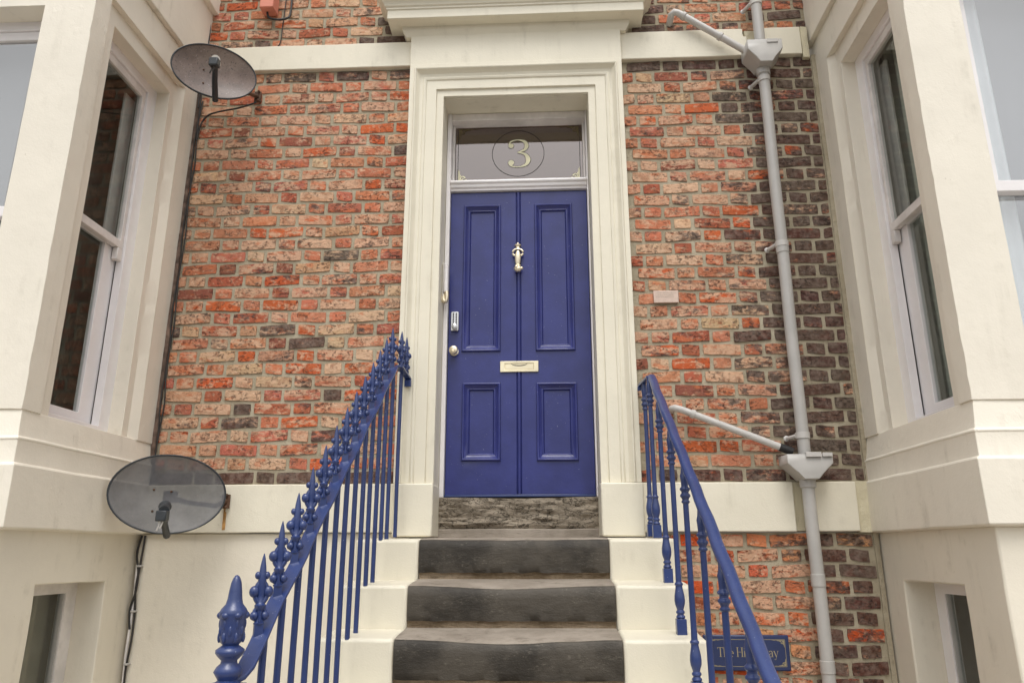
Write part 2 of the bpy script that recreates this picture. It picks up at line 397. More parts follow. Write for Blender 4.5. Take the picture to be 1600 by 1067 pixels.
# ---------------------------------------------------------------- brickwork
C, MOD = .078, .348                     # course height, stretcher + header module
SL_, HL, JW, BH = .2135, .1020, .0162, .0630
rb = random.Random(11)
def brick_mesh(wd, seed, hh=BH):
    r = random.Random(seed); nx = 5 if wd > .15 else 3; nz = 2
    bm = bmesh.new(); D = .05
    def jx(): return r.uniform(-.0012, .0012)
    fr = {}; bk = {}
    tilt = r.uniform(-.0016, .0016); cut = r.random()
    for i in range(nx+1):
        for k in range(nz+1):
            x = -wd/2+wd*i/nx; z = -hh/2+hh*k/nz
            ex = i in (0, nx); ez = k in (0, nz)
            dx = jx() if ex else jx()*1.5; dz = (jx() if ez else jx()*2)
            if ex and ez:                                     # rounded, worn corners
                q = r.uniform(.0008, .0035); x -= math.copysign(q, x); z -= math.copysign(q*.6, z)
            y = -.0025+r.uniform(-.0012, .0014)+tilt*x/wd
            if ex or ez: y += .0020; x -= (math.copysign(.0015, x) if ex else 0); z -= (math.copysign(.0015, z) if ez else 0)
            fr[i, k] = bm.verts.new((x+dx, y, z+dz+tilt*2*x/wd*4))
    for i in range(nx):
        for k in range(nz): bm.faces.new((fr[i, k], fr[i+1, k], fr[i+1, k+1], fr[i, k+1]))
    ring = [(i, 0) for i in range(nx+1)]+[(nx, k) for k in range(1, nz+1)]+[(i, nz) for i in range(nx-1, -1, -1)]+[(0, k) for k in range(nz-1, 0, -1)]
    b2 = []
    for key in ring:
        v = fr[key].co; b2.append(bm.verts.new((v.x*1.004+math.copysign(.001, v.x), D, v.z+math.copysign(.001, v.z))))
    for a in range(len(ring)):
        c = (a+1) % len(ring); bm.faces.new((fr[ring[a]], b2[a], b2[c], fr[ring[c]]))
    bmesh.ops.recalc_face_normals(bm, faces=bm.faces)
    me = bpy.data.meshes.new('brick'); bm.to_mesh(me); bm.free(); me.materials.append(M_BRICK)
    me.polygons.foreach_set('use_smooth', [True]*len(me.polygons)); me.set_sharp_from_angle(angle=R(40))
    return me
STR = [brick_mesh(SL_, 100+i) for i in range(10)]; HDR = [brick_mesh(HL, 200+i) for i in range(8)]
PAL = [((.58, .20, .105), 5), ((.60, .25, .14), 5), ((.62, .33, .20), 4), ((.60, .13, .045), 3.8), ((.46, .13, .07), 3), ((.54, .17, .11), 4), ((.66, .43, .27), 3.4), ((.32, .11, .07), 1.4)]
def pick():
    t = rb.uniform(0, sum(p[1] for p in PAL))
    for c, w_ in PAL:
        t -= w_
        if t <= 0: break
    j = rb.uniform(.84, 1.06); return tuple(min(1, x*j*rb.uniform(.95, 1.05)) for x in c)
def place_brick(xa, xb, z, root, soot):
    wd = xb-xa
    if wd < .02: return
    if abs(wd-SL_) < .003: me = rb.choice(STR)
    elif abs(wd-HL) < .003: me = rb.choice(HDR)
    else: me = brick_mesh(wd, rb.randrange(10**6))
    o = bpy.data.objects.new('brick', me); COL.objects.link(o); o.parent = root
    o.location = ((xa+xb)/2+rb.uniform(-.0015, .0015), rb.uniform(-.002, .002), z+rb.uniform(-.001, .001))
    o.rotation_euler = (0, rb.uniform(-.003, .003), 0)
    cc = pick()
    if z < -.2: cc = (min(1, cc[0]*1.04), cc[1]*.74, cc[2]*.55)
    o.color = (*cc, max(0, min(1, soot)))
def brick_wall(label, x0, x1, z0, ncourse, row0, phase, sootf, holes=()):
    root = thing('brick_wall', label, 'brick wall')
    zt = z0+ncourse*C
    bm = bmesh.new(); csg(bm, [(x0, x1, .0055, .1, z0, zt)], [], .03, .0016, 3)
    finish('mortar', bm, M_MORT, root)
    for k in range(ncourse):
        z = z0+(k+.5)*C; wob = rb.uniform(-.006, .006)
        s = phase + (MOD/2 if (row0+k) % 2 == 0 else 0)          # joint centre where a stretcher starts (odd rows)
        i = int(math.floor((x0-s)/MOD))-1
        while s+i*MOD < x1:
            a = s+i*MOD+wob; j1, j2 = rb.uniform(-.004, .004), rb.uniform(-.004, .004)
            for xa, xb in ((a+JW/2, a+JW/2+SL_), (a+JW*1.5+SL_, a+JW*1.5+SL_+HL)):
                A, B = max(xa, x0+.008), min(xb, x1-.008)
                if B-A > .03: place_brick(A, B, z, root, sootf((A+B)/2, z))
            i += 1
    return root
def soot_left(x, z):
    s = rb.uniform(.22, .50) + (.22 if rb.random() < .05 else 0)
    if z < .08: s = rb.uniform(.72, 1) if x < -.85 else .6
    if z > 2.57: s += .12
    return s
def soot_right(x, z):
    t = (x-1.16)/.46+rb.uniform(-.28, .28)+ .08*math.sin(z*3)
    t = max(0, min(1, t)); s = rb.uniform(.22, .50)*(1-t)+t*rb.uniform(.55, .88)
    if z < .08 or z > 2.57: s += .25
    return s
def soot_low(x, z):
    t = max(0, min(1, (x-1.33)/.22+rb.uniform(-.2, .2))); return rb.uniform(.1, .38)*(1-t)+t*rb.uniform(.55, .95)
def soot_up(x, z):
    d = abs(abs(x)-.9); s = rb.uniform(.05, .45)
    if abs(x) < 1.12: s += .55*max(0, 1-(abs(x)-.75)/.35)
    if z < 2.92: s += .15
    if x > 1.5: s = rb.uniform(.45, .85)
    return s
brick_wall('tall red and buff brick wall between the left bay and the blue door', -2.08, -.655, 0, 34, 0, -1.8754, soot_left)
brick_wall('tall brick wall right of the blue door, sooty black behind the grey downpipe', .655, 1.862, 0, 34, 0, .695, soot_right)
brick_wall('brick wall above the cream string course left of the door hood', -2.08, -.70, 2.835, 9, 0, -1.80, soot_up)
brick_wall('brick wall above the cream string course right of the door hood', .70, 1.862, 2.848, 9, 1, .74, soot_up)
brick_wall('basement brick wall beside the right railing, behind the blue name sign', .70, 1.862, -.262-21*C, 21, 0, .79, soot_low)

WL = [o for o in COL.objects if o.name == 'brick_wall'][0]
solid('corner_fillet', [(1.8615, 1.888, -.004, .05, -.001, 2.66)], [], M_MORT, [o for o in COL.objects if o.name == 'brick_wall.001'][0], step=.03, rough=.004, bevel=.002)
solid('corner_fillet', [(1.8615, 1.888, -.004, .05, -1.9, -.262)], [], M_MORT, [o for o in COL.objects if o.name == 'brick_wall.004'][0], step=.03, rough=.004, bevel=.002)
M_STAIN = simple('brown_stained_mortar', (.15, .10, .075), .9, bumpd=.006, bscale=30, var=.5, vscale=14)
solid('corner_fillet', [(-2.085, -2.058, -.010, .05, -.002, 2.65)], [], M_STAIN, WL, step=.03, rough=.004, bevel=.004)
# ---------------------------------------------------------------- rendered wall, string courses, bands
t_ = thing('rendered_wall', 'plain beige rendered basement wall behind the left railing', 'wall', (-1.4, 0, -1.9))
solid('render', [(-2.08, -.6, -.004, .1, -1.9, -.262)], [], M_LOW, t_, rough=.003)
def course(label, add, sub, seed, extra=None):
    t_ = thing('string_course', label, 'string course', (add[0][0], 0, add[0][4]))
    solid('painted_stone', add, sub, M_SUR, t_, step=.05, rough=.0022, bevel=.005, seed=seed)
    if extra:
        for e in extra: bm = bmesh.new(); csg(bm, [e], [], .018, .008, 5); finish('rough_mortar_patch', bm, masonry_rough, t_)
masonry_rough = masonry_paint('rough_patched_render', (.66, .60, .43), dirt_amt=.6, coarse=.02, fine=.002)
course('pale painted string course above the left brick wall, partly behind the upper dish', [(-2.08, -.682, -.032, .09, 2.652, 2.835)], [], 1)
course('cream painted string course above the right brick wall, cut by the downpipe', [(.664, 1.80, -.032, .09, 2.648, 2.848)], [(1.462, 1.545, -.05, .02, 2.6, 2.9), (1.44, 1.5, -.05, .02, 2.79, 2.86)], 2,
       [(1.463, 1.544, -.006, .05, 2.649, 2.847), (1.80, 1.84, -.036, .09, 2.62, 2.846)])
course('cream painted band under the left brick wall, behind the lower dish', [(-2.08, -.655, -.032, .09, -.258, 0)], [], 3)
course('cream painted band under the right brick wall, split by the downpipe', [(.44, 1.79, -.034, .09, -.258, -.001)], [(1.462, 1.548, -.05, .02, -.28, .02)], 4,
       [(1.463, 1.547, -.004, .05, -.256, -.003), (1.79, 1.86, -.020, .09, -.262, 0.004)])

# ---------------------------------------------------------------- door surround
ds = thing('door_surround', 'cream moulded classical surround and hood framing the blue door', 'door surround', (0, 0, -.27))
A0, A1, AT = -.462, .447, 2.412         # opening
prof = [(0, -.006), (0, -.030), (.045, -.030), (.0455, -.043), (.107, -.043), (.111, -.050), (.124, -.054), (.131, -.047), (.150, -.052), (.166, -.068), (.172, -.079), (.180, -.082), (.186, -.070), (.214, -.070), (.214, -.006)]
prof = [(u, v-.010) for u, v in prof]
bm = bmesh.new(); sweep(bm, [(A1, -.002), (A1, AT), (A0, AT), (A0, -.002)][::-1], prof, lambda a, b, v: (a, v, b), nsub=14, rough=.0016)
finish('architrave', bm, M_SUR, ds, angle=28, bevel=.0015, seg=1)
solid('reveal_lining', [(A0-.05, A1+.05, -.012, .30, -.245, AT+.05)], [(A0, A1, -1, 1, -1, AT)], M_SUR, ds, rough=.0015)
solid('frieze', [(-.681, .664, -.066, .08, AT+.2145, 2.87)], [], M_SUR, ds, rough=.002, bevel=.003)
solid('frieze_backing', [(-.66, .64, -.010, .08, AT+.06, AT+.2140)], [], M_SUR, ds, rough=0, bevel=0)
for a, b in ((-.668, A0+.008), (A1-.008, .665)):
    solid('plinth_block', [(a, b, -.10, .14, -.283, -.004)], [], M_SUR, ds, step=.05, rough=.003, bevel=.008, seed=a*9)
cor = [(-.05, 2.84), (.0, 2.84), (.004, 2.852), (.016, 2.868), (.022, 2.885), (.022, 2.905), (.104, 2.905), (.104, 2.966), (.112, 2.968), (.112, 2.980), (.122, 2.986), (.126, 3.0), (.142, 3.018), (.160, 3.028), (.162, 3.050), (.172, 3.052), (.172, 3.075), (-.05, 3.11)]
bm = bmesh.new(); sweep(bm, [(-.715, .06), (-.715, -.064), (.70, -.064), (.70, .06)][::-1], cor, lambda a, b, v: (a, b, v), nsub=10, rough=.001)
finish('hood_cornice', bm, M_SUR, ds, angle=28, bevel=.002, seg=1)
solid('hood_top', [(-.80, .79, -.16, .09, 3.06, 3.14)], [], M_SUR, ds, rough=0)
solid('hood_core', [(-.66, .65, -.05, .09, 2.872, 3.05)], [], M_SUR, ds, rough=0)
boxes('hallway_wall', [(-.7, .7, 1.9, 1.95, -.3, 2.9), (-.72, -.68, .32, 1.9, -.3, 2.9), (.68, .72, .32, 1.9, -.3, 2.9), (-.7, .7, .32, 1.9, 2.85, 2.9), (-.7, .7, .32, 1.9, -.35, -.3)], M_DARKROOM, ds, bevel=0)

# ---------------------------------------------------------------- door frame and fanlight
DF = thing('door_frame', 'white door frame and transom with the number 3 fanlight over the blue door', 'door frame', (0, .2, -.06))
YD = .19
solid('jamb', [(A0+.002, -.434, YD-.035, YD+.09, -.062, 2.41)], [], M_WHITE, DF, step=.3, rough=.0008, bevel=.003)
solid('jamb', [(.434, A1-.002, YD-.035, YD+.09, -.062, 2.41)], [], M_WHITE, DF, step=.3, rough=.0008, bevel=.003)
solid('head', [(-.433, .433, YD-.03, YD+.09, 2.362, 2.41)], [], M_WHITEOLD, DF, step=.3, rough=.0008, bevel=.003)
bm = bmesh.new()
tp = [(YD+.06, 1.858), (YD-.022, 1.858), (YD-.022, 1.872), (YD-.034, 1.876), (YD-.038, 1.884), (YD-.038, 1.896), (YD-.048, 1.90), (YD-.052, 1.908), (YD-.050, 1.918), (YD-.040, 1.924), (YD-.02, 1.93), (YD+.06, 1.93)]
prism(bm, tp, lambda a, b, d: (d, a, b), -.4335, .4335); finish('transom', bm, M_WHITE, DF, bevel=.0015, seg=1)
boxes('fanlight_beading', [(-.433, -.418, YD+.03, YD+.058, 1.93, 2.362)], M_WHITEOLD, DF, bevel=.003)
boxes('fanlight_beading', [(.418, .433, YD+.03, YD+.058, 1.93, 2.362)], M_WHITEOLD, DF, bevel=.003)
bm = bmesh.new(); box(bm, -.42, .42, YD+.060, YD+.064, 1.93, 2.362); pane = finish('fanlight_pane', bm, M_FAN, DF, smooth=False)
FY = YD+.0585
def flat_stroke(bm, pts, widths, y, n=8, zf=None, thick=.0008):
    P_ = smooth_path([(p[0], p[1], w_) for p, w_ in zip(pts, widths)], n)
    A, B = [], []
    for i, p in enumerate(P_):
        a = P_[max(i-1, 0)]; b = P_[min(i+1, len(P_)-1)]; d = Vector((b.x-a.x, b.y-a.y)).normalized(); nn = Vector((-d.y, d.x))*max(p.z, .0004)/2
        A.append(bm.verts.new((p.x+nn.x, y, p.y+nn.y))); B.append(bm.verts.new((p.x-nn.x, y, p.y-nn.y)))
    for i in range(len(A)-1): bm.faces.new((A[i], A[i+1], B[i+1], B[i]))
def disc(bm, c, r, y, n=20):
    bm.faces.new([bm.verts.new((c[0]+r*math.cos(2*math.pi*k/n), y, c[1]+r*math.sin(2*math.pi*k/n))) for k in range(n)])
def three(bm, ox, oz, h, y, grow=0):
    u = [(.055, .80), (.12, .93), (.34, .985), (.555, .92), (.625, .77), (.55, .62), (.33, .535)]
    wu = [.045, .05, .032, .09, .135, .08, .027]
    l = [(.33, .535), (.57, .465), (.675, .275), (.60, .09), (.36, .012), (.13, .05), (.05, .16)]
    wl = [.025, .085, .145, .09, .03, .045, .06]
    f = lambda p: (ox+(p[0]-.35)*h, oz+p[1]*h)
    flat_stroke(bm, [f(p) for p in u], [w_*h+grow for w_ in wu], y); flat_stroke(bm, [f(p) for p in l], [w_*h+grow for w_ in wl], y-.00004)
    disc(bm, f((.125, .775)), .085*h+grow/2, y-.00008); disc(bm, f((.125, .165)), .095*h+grow/2, y-.00012)
bm = bmesh.new(); three(bm, -.004, 2.060, .203, FY-.0004, .005); finish('numeral_outline', bm, M_LINE, DF, smooth=False, merge=False)
bm = bmesh.new(); three(bm, -.004, 2.060, .203, FY-.0012); finish('numeral', bm, M_GOLD, DF, smooth=False, merge=False)
bm = bmesh.new()
for k in range(72):
    a, b = 2*math.pi*k/72, 2*math.pi*(k+1)/72; q = []
    for t, r_ in ((a, .1655), (b, .1655), (b, .169), (a, .169)): q.append(bm.verts.new((-.004+r_*1.02*math.cos(t), FY, 2.162+r_*math.sin(t))))
    bm.faces.new(q)
for x0, x1, z0, z1 in ((-.402, -.3985, 1.935, 2.352), (.3985, .402, 1.935, 2.352), (-.402, .402, 2.352, 2.3555)):
    bm.faces.new([bm.verts.new(v) for v in ((x0, FY-.0002, z0), (x1, FY-.0002, z0), (x1, FY-.0002, z1), (x0, FY-.0002, z1))])
finish('etched_line', bm, M_LINE, DF, smooth=False, merge=False)
def corner_scroll(bm, x, z, sx, sz, s, y):
    q = lambda a, b: (x+sx*a*s, z+sz*b*s)
    poly = [(0, 0), (1.9, 0), (1.45, .06), (1.2, .02), (.95, .1), (.72, .12), (.62, .22), (.5, .2), (.42, .1), (.3, .08), (.1, .3), (.12, .42), (.22, .5), (.2, .58), (.12, .62), (.1, .85), (.0, 1.05)]
    vs_ = [bm.verts.new((q(a, b)[0], y, q(a, b)[1])) for a, b in poly]; bm.faces.new(vs_)
    sp_ = [(.30+.20*(1-k/14)*math.cos(k*.62), .30+.20*(1-k/14)*math.sin(k*.62)) for k in range(13)]
    flat_stroke(bm, [q(a, b) for a, b in sp_], [.11*s*(1-.4*k/13) for k in range(13)], y-.0001, 3)
bm = bmesh.new(); corner_scroll(bm, -.397, 1.962, 1, 1, .088, FY-.0006); corner_scroll(bm, .397, 1.962, -1, 1, .088, FY-.0006)
finish('gold_corner_scroll', bm, M_GOLD, DF, smooth=False, merge=False)
bm = bmesh.new(); corner_scroll(bm, -.397, 2.351, 1, -1, .075, FY-.0006); corner_scroll(bm, .397, 2.351, -1, -1, .075, FY-.0006)
finish('dark_corner_scroll', bm, simple('dark_gold', (.15, .11, .045), .6), DF, smooth=False, merge=False)  # upper pair of scrolls in a darker gold than the lower pair

# ---------------------------------------------------------------- front door
FD = thing('front_door', 'royal blue four panel front door with brass letterbox and knocker', 'door', (0, YD, -.05))
PN = [(-.348, -.112, .798, 1.762), (-.340, -.110, .145, .608), (.099, .338, .798, 1.762), (.099, .341, .143, .604)]
bm = bmesh.new()
csg(bm, [(-.431, .431, YD, YD+.05, -.045, 1.852)], [(a+.02, b-.02, YD-.1, YD+.016, c+.02, d-.02) for a, b, c, d in PN]+[(-.0165, -.0115, YD-.1, YD+.008, -1, 2), (.0085, .0125, YD-.1, YD+.008, -1, 2)], .09, .0012)
finish('door_leaf', bm, M_DOOR, FD, bevel=.0025)
bm = bmesh.new(); tube(bm, [(-.002, YD+.002, -.04), (-.002, YD+.002, 1.85)], .0085, 10); finish('centre_bead', bm, M_DOOR, FD)
mp_ = [(0, -.003), (-.002, -.011), (-.007, -.014), (-.013, -.012), (-.017, -.006), (-.034, .003), (-.039, .002), (-.044, .009), (-.047, .015), (-.047, .018), (0, .018)]
for a, b, c, d in PN:
    pn = boxes('door_panel', [(a+.018, b-.018, YD+.0145, YD+.03, c+.018, d-.018)], M_DOOR, FD, bevel=0)
    bm = bmesh.new(); sweep(bm, [(a, c), (a, d), (b, d), (b, c)], mp_, lambda x, z, v: (x, YD+v, z), closed=True, nsub=5, rough=.0008)
    finish('panel_moulding', bm, M_DOOR, pn, angle=30, bevel=.0012, seg=1)
boxes('threshold_bar', [(-.432, .432, YD-.02, YD+.05, -.060, -.0455)], M_RAIL, FD, bevel=.003)
bm = bmesh.new()
csg(bm, [(-.114, .114, YD-.012, YD-.001, .670, .736)], [(-.086, .086, YD-.02, YD-.007, .684, .722)], .5); lb = finish('letterbox', bm, M_BRASSB, FD, bevel=.002)
boxes('flap', [(-.084, .084, YD-.0095, YD-.0065, .686, .720)], M_BRASSB, lb, bevel=.001)
bm = bmesh.new(); flat_stroke(bm, [(-.048, .7185), (-.03, .711), (0, .708), (.03, .711), (.048, .7185)], [.002, .005, .006, .005, .002], YD-.0098); finish('finger_pull', bm, M_LINE, lb, smooth=False)
bm = bmesh.new(); lathe(bm, [(.026, 0), (.026, -.004), (.012, -.008), (.011, -.022), (.020, -.026), (.0265, -.034), (.027, -.042), (.022, -.051), (.010, -.055), (.0085, -.0535), (.001, -.0535)], (-.392, YD, .802), 24, 'Y'); finish('door_knob', bm, M_BRASS, FD)
bm = bmesh.new(); prism(bm, [(-.0205+.0, -.060), (.0205, -.060), (.0235, -.056), (.0235, .056), (.019, .061), (-.019, .061), (-.0235, .056), (-.0235, -.056)], lambda a, b, d: (-.390+a, d, .988+b), YD-.001, YD-.022)
kp = finish('keypad_lock', bm, M_CHROME, FD, bevel=.003)
bm = bmesh.new()
for i in range(2):
    for k in range(7): lathe(bm, [(.0042, 0), (.0042, -.004), (.003, -.005)], (-.390-.009+.018*i, YD-.021, 1.036-k*.0105), 8, 'Y')
finish('key_button', bm, M_LINE, kp)
bm = bmesh.new(); lathe(bm, [(.011, 0), (.011, -.008), (.0155, -.014), (.0155, -.024), (.010, -.028)], (-.390, YD-.021, .948), 16, 'Y', 1, 1.3); finish('turn_knob', bm, M_CHROME, kp)
bm = bmesh.new()
lathe(bm, [(.002, 1.496), (.005, 1.493), (.006, 1.487), (.013, 1.482), (.019, 1.477), (.019, 1.473), (.011, 1.468), (.012, 1.452), (.014, 1.446)], (-.005, YD-.018, 0), 16)
for s in (-1, 1): tube(bm, [(-.005+s*(.004+.022*math.sin(t)), YD-.022, 1.425+.024*math.cos(t)) for t in [math.pi*k/10 for k in range(11)]], .0065, 8)
lathe(bm, [(.006, 1.436), (.012, 1.425), (.017, 1.405), (.016, 1.38), (.013, 1.355), (.011, 1.345), (.016, 1.34), (.016, 1.335), (.008, 1.33)], (-.005, YD-.028, 0), 16, sy_=.8)
ball(bm, (-.005, YD-.03, 1.316), .0215, (1, .9, .95), 16, 10); ball(bm, (.012, YD-.034, 1.318), .010); ball(bm, (-.012, YD-.045, 1.324), .009)
lathe(bm, [(.014, 0), (.014, -.012)], (-.005, YD, 1.316), 12, 'Y'); lathe(bm, [(.010, 0), (.010, -.022)], (-.005, YD, 1.455), 12, 'Y')
bmesh.ops.scale(bm, vec=(1.22, 1, 1), verts=bm.verts, space=Matrix.Translation((.005, 0, 0)))
finish('door_knocker', bm, M_BRASS, FD, merge=False)

# bell pull on the left reveal
bp_ = thing('bell_pull', 'slim brass bell pull on the left reveal beside the blue door', 'bell pull', (A0, .1, 1.1))
boxes('back_plate', [(A0+.002, A0+.009, .085, .125, 1.12, 1.335)], M_LNBW, bp_, bevel=.002)
bm = bmesh.new(); tube(bm, [(A0+.022, .10, 1.32), (A0+.022, .10, 1.15)], .0135, 12); ball(bm, (A0+.02, .1, 1.325), .012); finish('pull_rod', bm, M_WHITE, bp_, merge=False)
bm = bmesh.new(); tube(bm, smooth_path([(A0+.026, .10, 1.155), (A0+.028, .10, 1.12), (A0+.020, .10, 1.09), (A0+.008, .10, 1.105), (A0+.006, .1, 1.135)]), .014, 10); finish('hook', bm, M_BRASS, bp_, merge=False)

# ---------------------------------------------------------------- steps
ST = thing('stone_steps', 'worn stone front steps with dark risers and cream painted ends', 'steps', (0, -1, -1.9))
NS = 8; zs = [-.298, -.498, -.692]; ys = [-.42-.266*k for k in range(NS)]
while len(zs) < NS+1: zs.append(zs[-1]-.1975)
zs[-1] = -1.9
SX0, SX1 = -.463, .448
for k in range(NS):
    y0, yb, z1, zb = ys[k], (ys[k-1]+.03 if k else .135), zs[k], zs[k+1]-.004
    n = 46; bm = bmesh.new(); cols = []
    amp = (.003, .015, .017, .016, .015, .015, .015, .015)[k]
    for i in range(n+1):
        x = SX0+(SX1-SX0)*i/n; t = (x+.02*math.sin(k))/.26
        sag = amp*math.exp(-t*t) - .002*noise.noise(Vector((x*9, k*7, 0)))
        wv = lambda q, a: a*noise.noise(Vector((x*14, q*5+k*3, 1.7)))
        h = z1-zb
        strip = .046+.005*noise.noise(Vector((x*16, k*5, 9)))
        pts = [(yb, z1+.016), (y0+.10, z1+.006-sag*.5), (y0+.045, z1+.001-sag*.85), (y0+.014, z1-.004-sag), (y0+.003+wv(0, .002), z1-.014-sag),
               (y0+wv(1, .004), z1-.05-sag*.6), (y0+wv(2, .005), z1-h*.5), (y0+.002+wv(3, .005), zb+strip+.03), (y0+.004, zb+strip+.001), (y0+.012+wv(4, .006), zb+strip-.004), (y0+.014+wv(5, .008), zb+strip*.4), (y0+.012, zb-.02)]
        cols.append([bm.verts.new((x, a, b)) for a, b in pts]+[bm.verts.new((x, yb, zb-.02))])
    nm = len(cols[0])
    for A, B in zip(cols, cols[1:]):
        for j in range(nm):
            f = bm.faces.new((A[j], A[(j+1) % nm], B[(j+1) % nm], B[j]))
            f.material_index = 0 if j < 3 or j >= nm-2 else (1 if j < 8 else 2)
    bm.faces.new(cols[0]); bm.faces.new(cols[-1][::-1])
    stp = finish('step', bm, [M_TREAD, M_RISER, M_STRIP], ST, angle=50)
    for a, b in ((-.775, SX0-.002), (SX1+.002, .782)):
        bm = bmesh.new(); yb2 = (ys[k-1]+.001 if k else .0)
        csg(bm, [(a, b, y0-.002, yb2, zb-.012, z1-.002)], [], .055, .003, k*3+a)
        for v in bm.verts:
            if v.co.z > z1-.02: v.co.z += .014*max(0, (v.co.y-y0))/(yb2-y0)
        finish('painted_end', bm, M_STEPW, stp, bevel=.014, seg=3)
bm = bmesh.new()
poly = [(.0, -1.9)]+[(-.0, -.33)]+[p for k in range(NS) for p in ((ys[k]+.03, zs[k]-.03-.0), (ys[k]+.03, zs[k+1]-.03))]
poly[-1] = (ys[-1]+.03, -1.9)
prism(bm, poly, lambda a, b, d: (d, a, b), -.745, .75); finish('stair_core', bm, M_LOW, ST, smooth=False)
# rock faced doorstep
bm = bmesh.new(); gx, gz = 110, 22; g_ = {}
for i in range(gx+1):
    for k in range(gz+1):
        x = SX0+.004+(SX1-SX0-.008)*i/gx; z = -.235+.172*k/gz
        q = Vector((x*6, 1.3, z*24)); e = min(1, k/2, (gz-k)/2)
        vp = noise.voronoi(Vector((x*13+.5*noise.noise(q), .3, z*36+.5*noise.noise(q*2))))[1][0]
        d = .010*(noise.noise(vp*2.3)+.5)*e + (.45*noise.fractal(q, .9, 2.2, 5)*.030+abs(noise.noise(Vector((x*5+z*9, 4, z*36))))*.020)*e
        top = -.063-.008*math.exp(-(x/.25)**2)
        g_[i, k] = bm.verts.new((x, .135-d, z if k < gz else top))
for i in range(gx):
    for k in range(gz): bm.faces.new((g_[i, k], g_[i+1, k], g_[i+1, k+1], g_[i, k+1]))
bt = [bm.verts.new((g_[i, gz].co.x, .30, -.0615)) for i in range(gx+1)]
for i in range(gx): bm.faces.new((g_[i, gz], g_[i+1, gz], bt[i+1], bt[i]))
finish('doorstep', bm, M_ROCK, ST, angle=60)
solid('doorstep_base', [(SX0+.002, SX1-.002, .118, .3, -.30, -.236)], [], M_TREAD, ST, step=.04, rough=.003, bevel=.006)

# ---------------------------------------------------------------- railings
def copy_to(src, loc, parent, rz=0):
    o = src.copy(); COL.objects.link(o); o.parent = parent; o.matrix_parent_inverse = Matrix.Translation(-pw(parent)); o.location = loc; o.rotation_euler = (0, 0, rz); return o
def fleur():
    bm = bmesh.new()
    box(bm, -.0125, .0125, -.011, .011, -.01, .024)
    lathe(bm, [(.015, .024), (.0155, .028), (.011, .031), (.009, .05), (.011, .064), (.016, .070), (.0165, .076), (.012, .080), (.009, .084), (.011, .105), (.012, .125), (.0118, .145), (.0112, .158), (.0088, .182), (.0048, .206), (.0012, .220)], (0, 0, 0), 12)
    for s in (-1, 1):
        ball(bm, (s*.014, 0, .047), .0135, (1, .95, 1)); ball(bm, (s*.0195, 0, .113), .0155, (.95, .9, 1.08)); ball(bm, (s*.0125, 0, .158), .0105, (.9, .9, 1.05))
        tube(bm, smooth_path([(s*.006, 0, .082), (s*.016, 0, .10), (s*.012, 0, .128), (s*.003, 0, .14)], 5), .0075, 8)
        tube(bm, smooth_path([(s*.005, 0, .070), (s*.014, 0, .06), (s*.016, 0, .042), (s*.006, 0, .034)], 5), .006, 8)
    tube(bm, [(0, -.010, .06), (0, -.010, .03)], .005, 8)
    me_o = finish('finial', bm, M_RAIL, RL, merge=False, angle=50); return me_o
RL = thing('railing', 'blue iron railing with fleur finials and plain bars left of the steps', 'railing', (-.66, -1.1, -1.9))
ztop, ytop, SLP = .602, -.26, .741
def rz_l(y): return ztop+(y-ytop)*SLP
bm = bmesh.new(); hw = .0245
path = [(-.615, -.07, .572), (-.652, -.20, .594), (-.658, -.26, .606)]
def strip(bm, pts, wv, th):
    """flat bar through pts, wv = half-width vectors"""
    rings = []
    for p, w_ in zip(pts, wv):
        p = Vector(p); w_ = Vector(w_); rings.append([bm.verts.new(q) for q in (p-w_+Vector((0, 0, th/2)), p+w_+Vector((0, 0, th/2)), p+w_-Vector((0, 0, th/2)), p-w_-Vector((0, 0, th/2)))])
    for A, B in zip(rings, rings[1:]):
        for j in range(4): bm.faces.new((A[j], A[(j+1) % 4], B[(j+1) % 4], B[j]))
    bm.faces.new(rings[0]); bm.faces.new(rings[-1][::-1])
pl = []; wl_ = []
for i in range(27):
    y = ytop+(-1.96-ytop)*i/26; x = -.658+.003*math.sin(i*1.3)-.010*i/26
    pl.append((x, y, rz_l(y)+.002*math.sin(i*.9))); wl_.append((hw, 0, 0))
pl += [(-.674, -2.0, rz_l(-1.99)), (-.690, -2.03, rz_l(-2.0)-.004), (-.705, -2.05, rz_l(-2.0)-.006)]; wl_ += [(.025, .004, 0), (.022, .012, 0), (.02, .016, 0)]
strip(bm, pl, wl_, .013)
finish('handrail', bm, M_RAIL, RL, bevel=.003, angle=60)
bm = bmesh.new(); strip(bm, [(-.632, -.255, .606), (-.628, -.17, .598), (-.612, -.075, .575)], [(.020, .006, 0), (.018, .004, 0), (.016, .004, 0)], .012)
box(bm, -.632, -.596, -.092, -.07, .53, .568); finish('wall_return', bm, M_RAIL, RL, bevel=.002, merge=False)
def bar(y, x, zt, zb, r=.0105):
    bm = bmesh.new(); j = random.uniform(-.002, .002); tube(bm, [(x, y, zt), (x+j, y, (zt+zb)/2), (x, y, zb)], r, 10); return finish('baluster', bm, M_RAIL, RL, angle=50)
def tread_z(y):
    for k in range(NS):
        if y > ys[k]: return zs[k]+.004
    return -1.9
byl = [-.28-.1325*i for i in range(14)]
for y in byl: bar(y, -.655, rz_l(y)-.004, tread_z(y)-.01)
bar(-.145, -.640, .590, -.285)
fl = fleur(); fl.location = (-.668, byl[0], rz_l(byl[0])+.006); fl.rotation_euler = (0, 0, .55)
for i, y in enumerate(byl[1:13]):
    copy_to(fl, (-.670-.0006*i, y+.004, rz_l(y)+.008), RL, .55+random.uniform(-.25, .25)); 
    COL.objects[-1].rotation_euler[0] = random.uniform(-.03, .03)
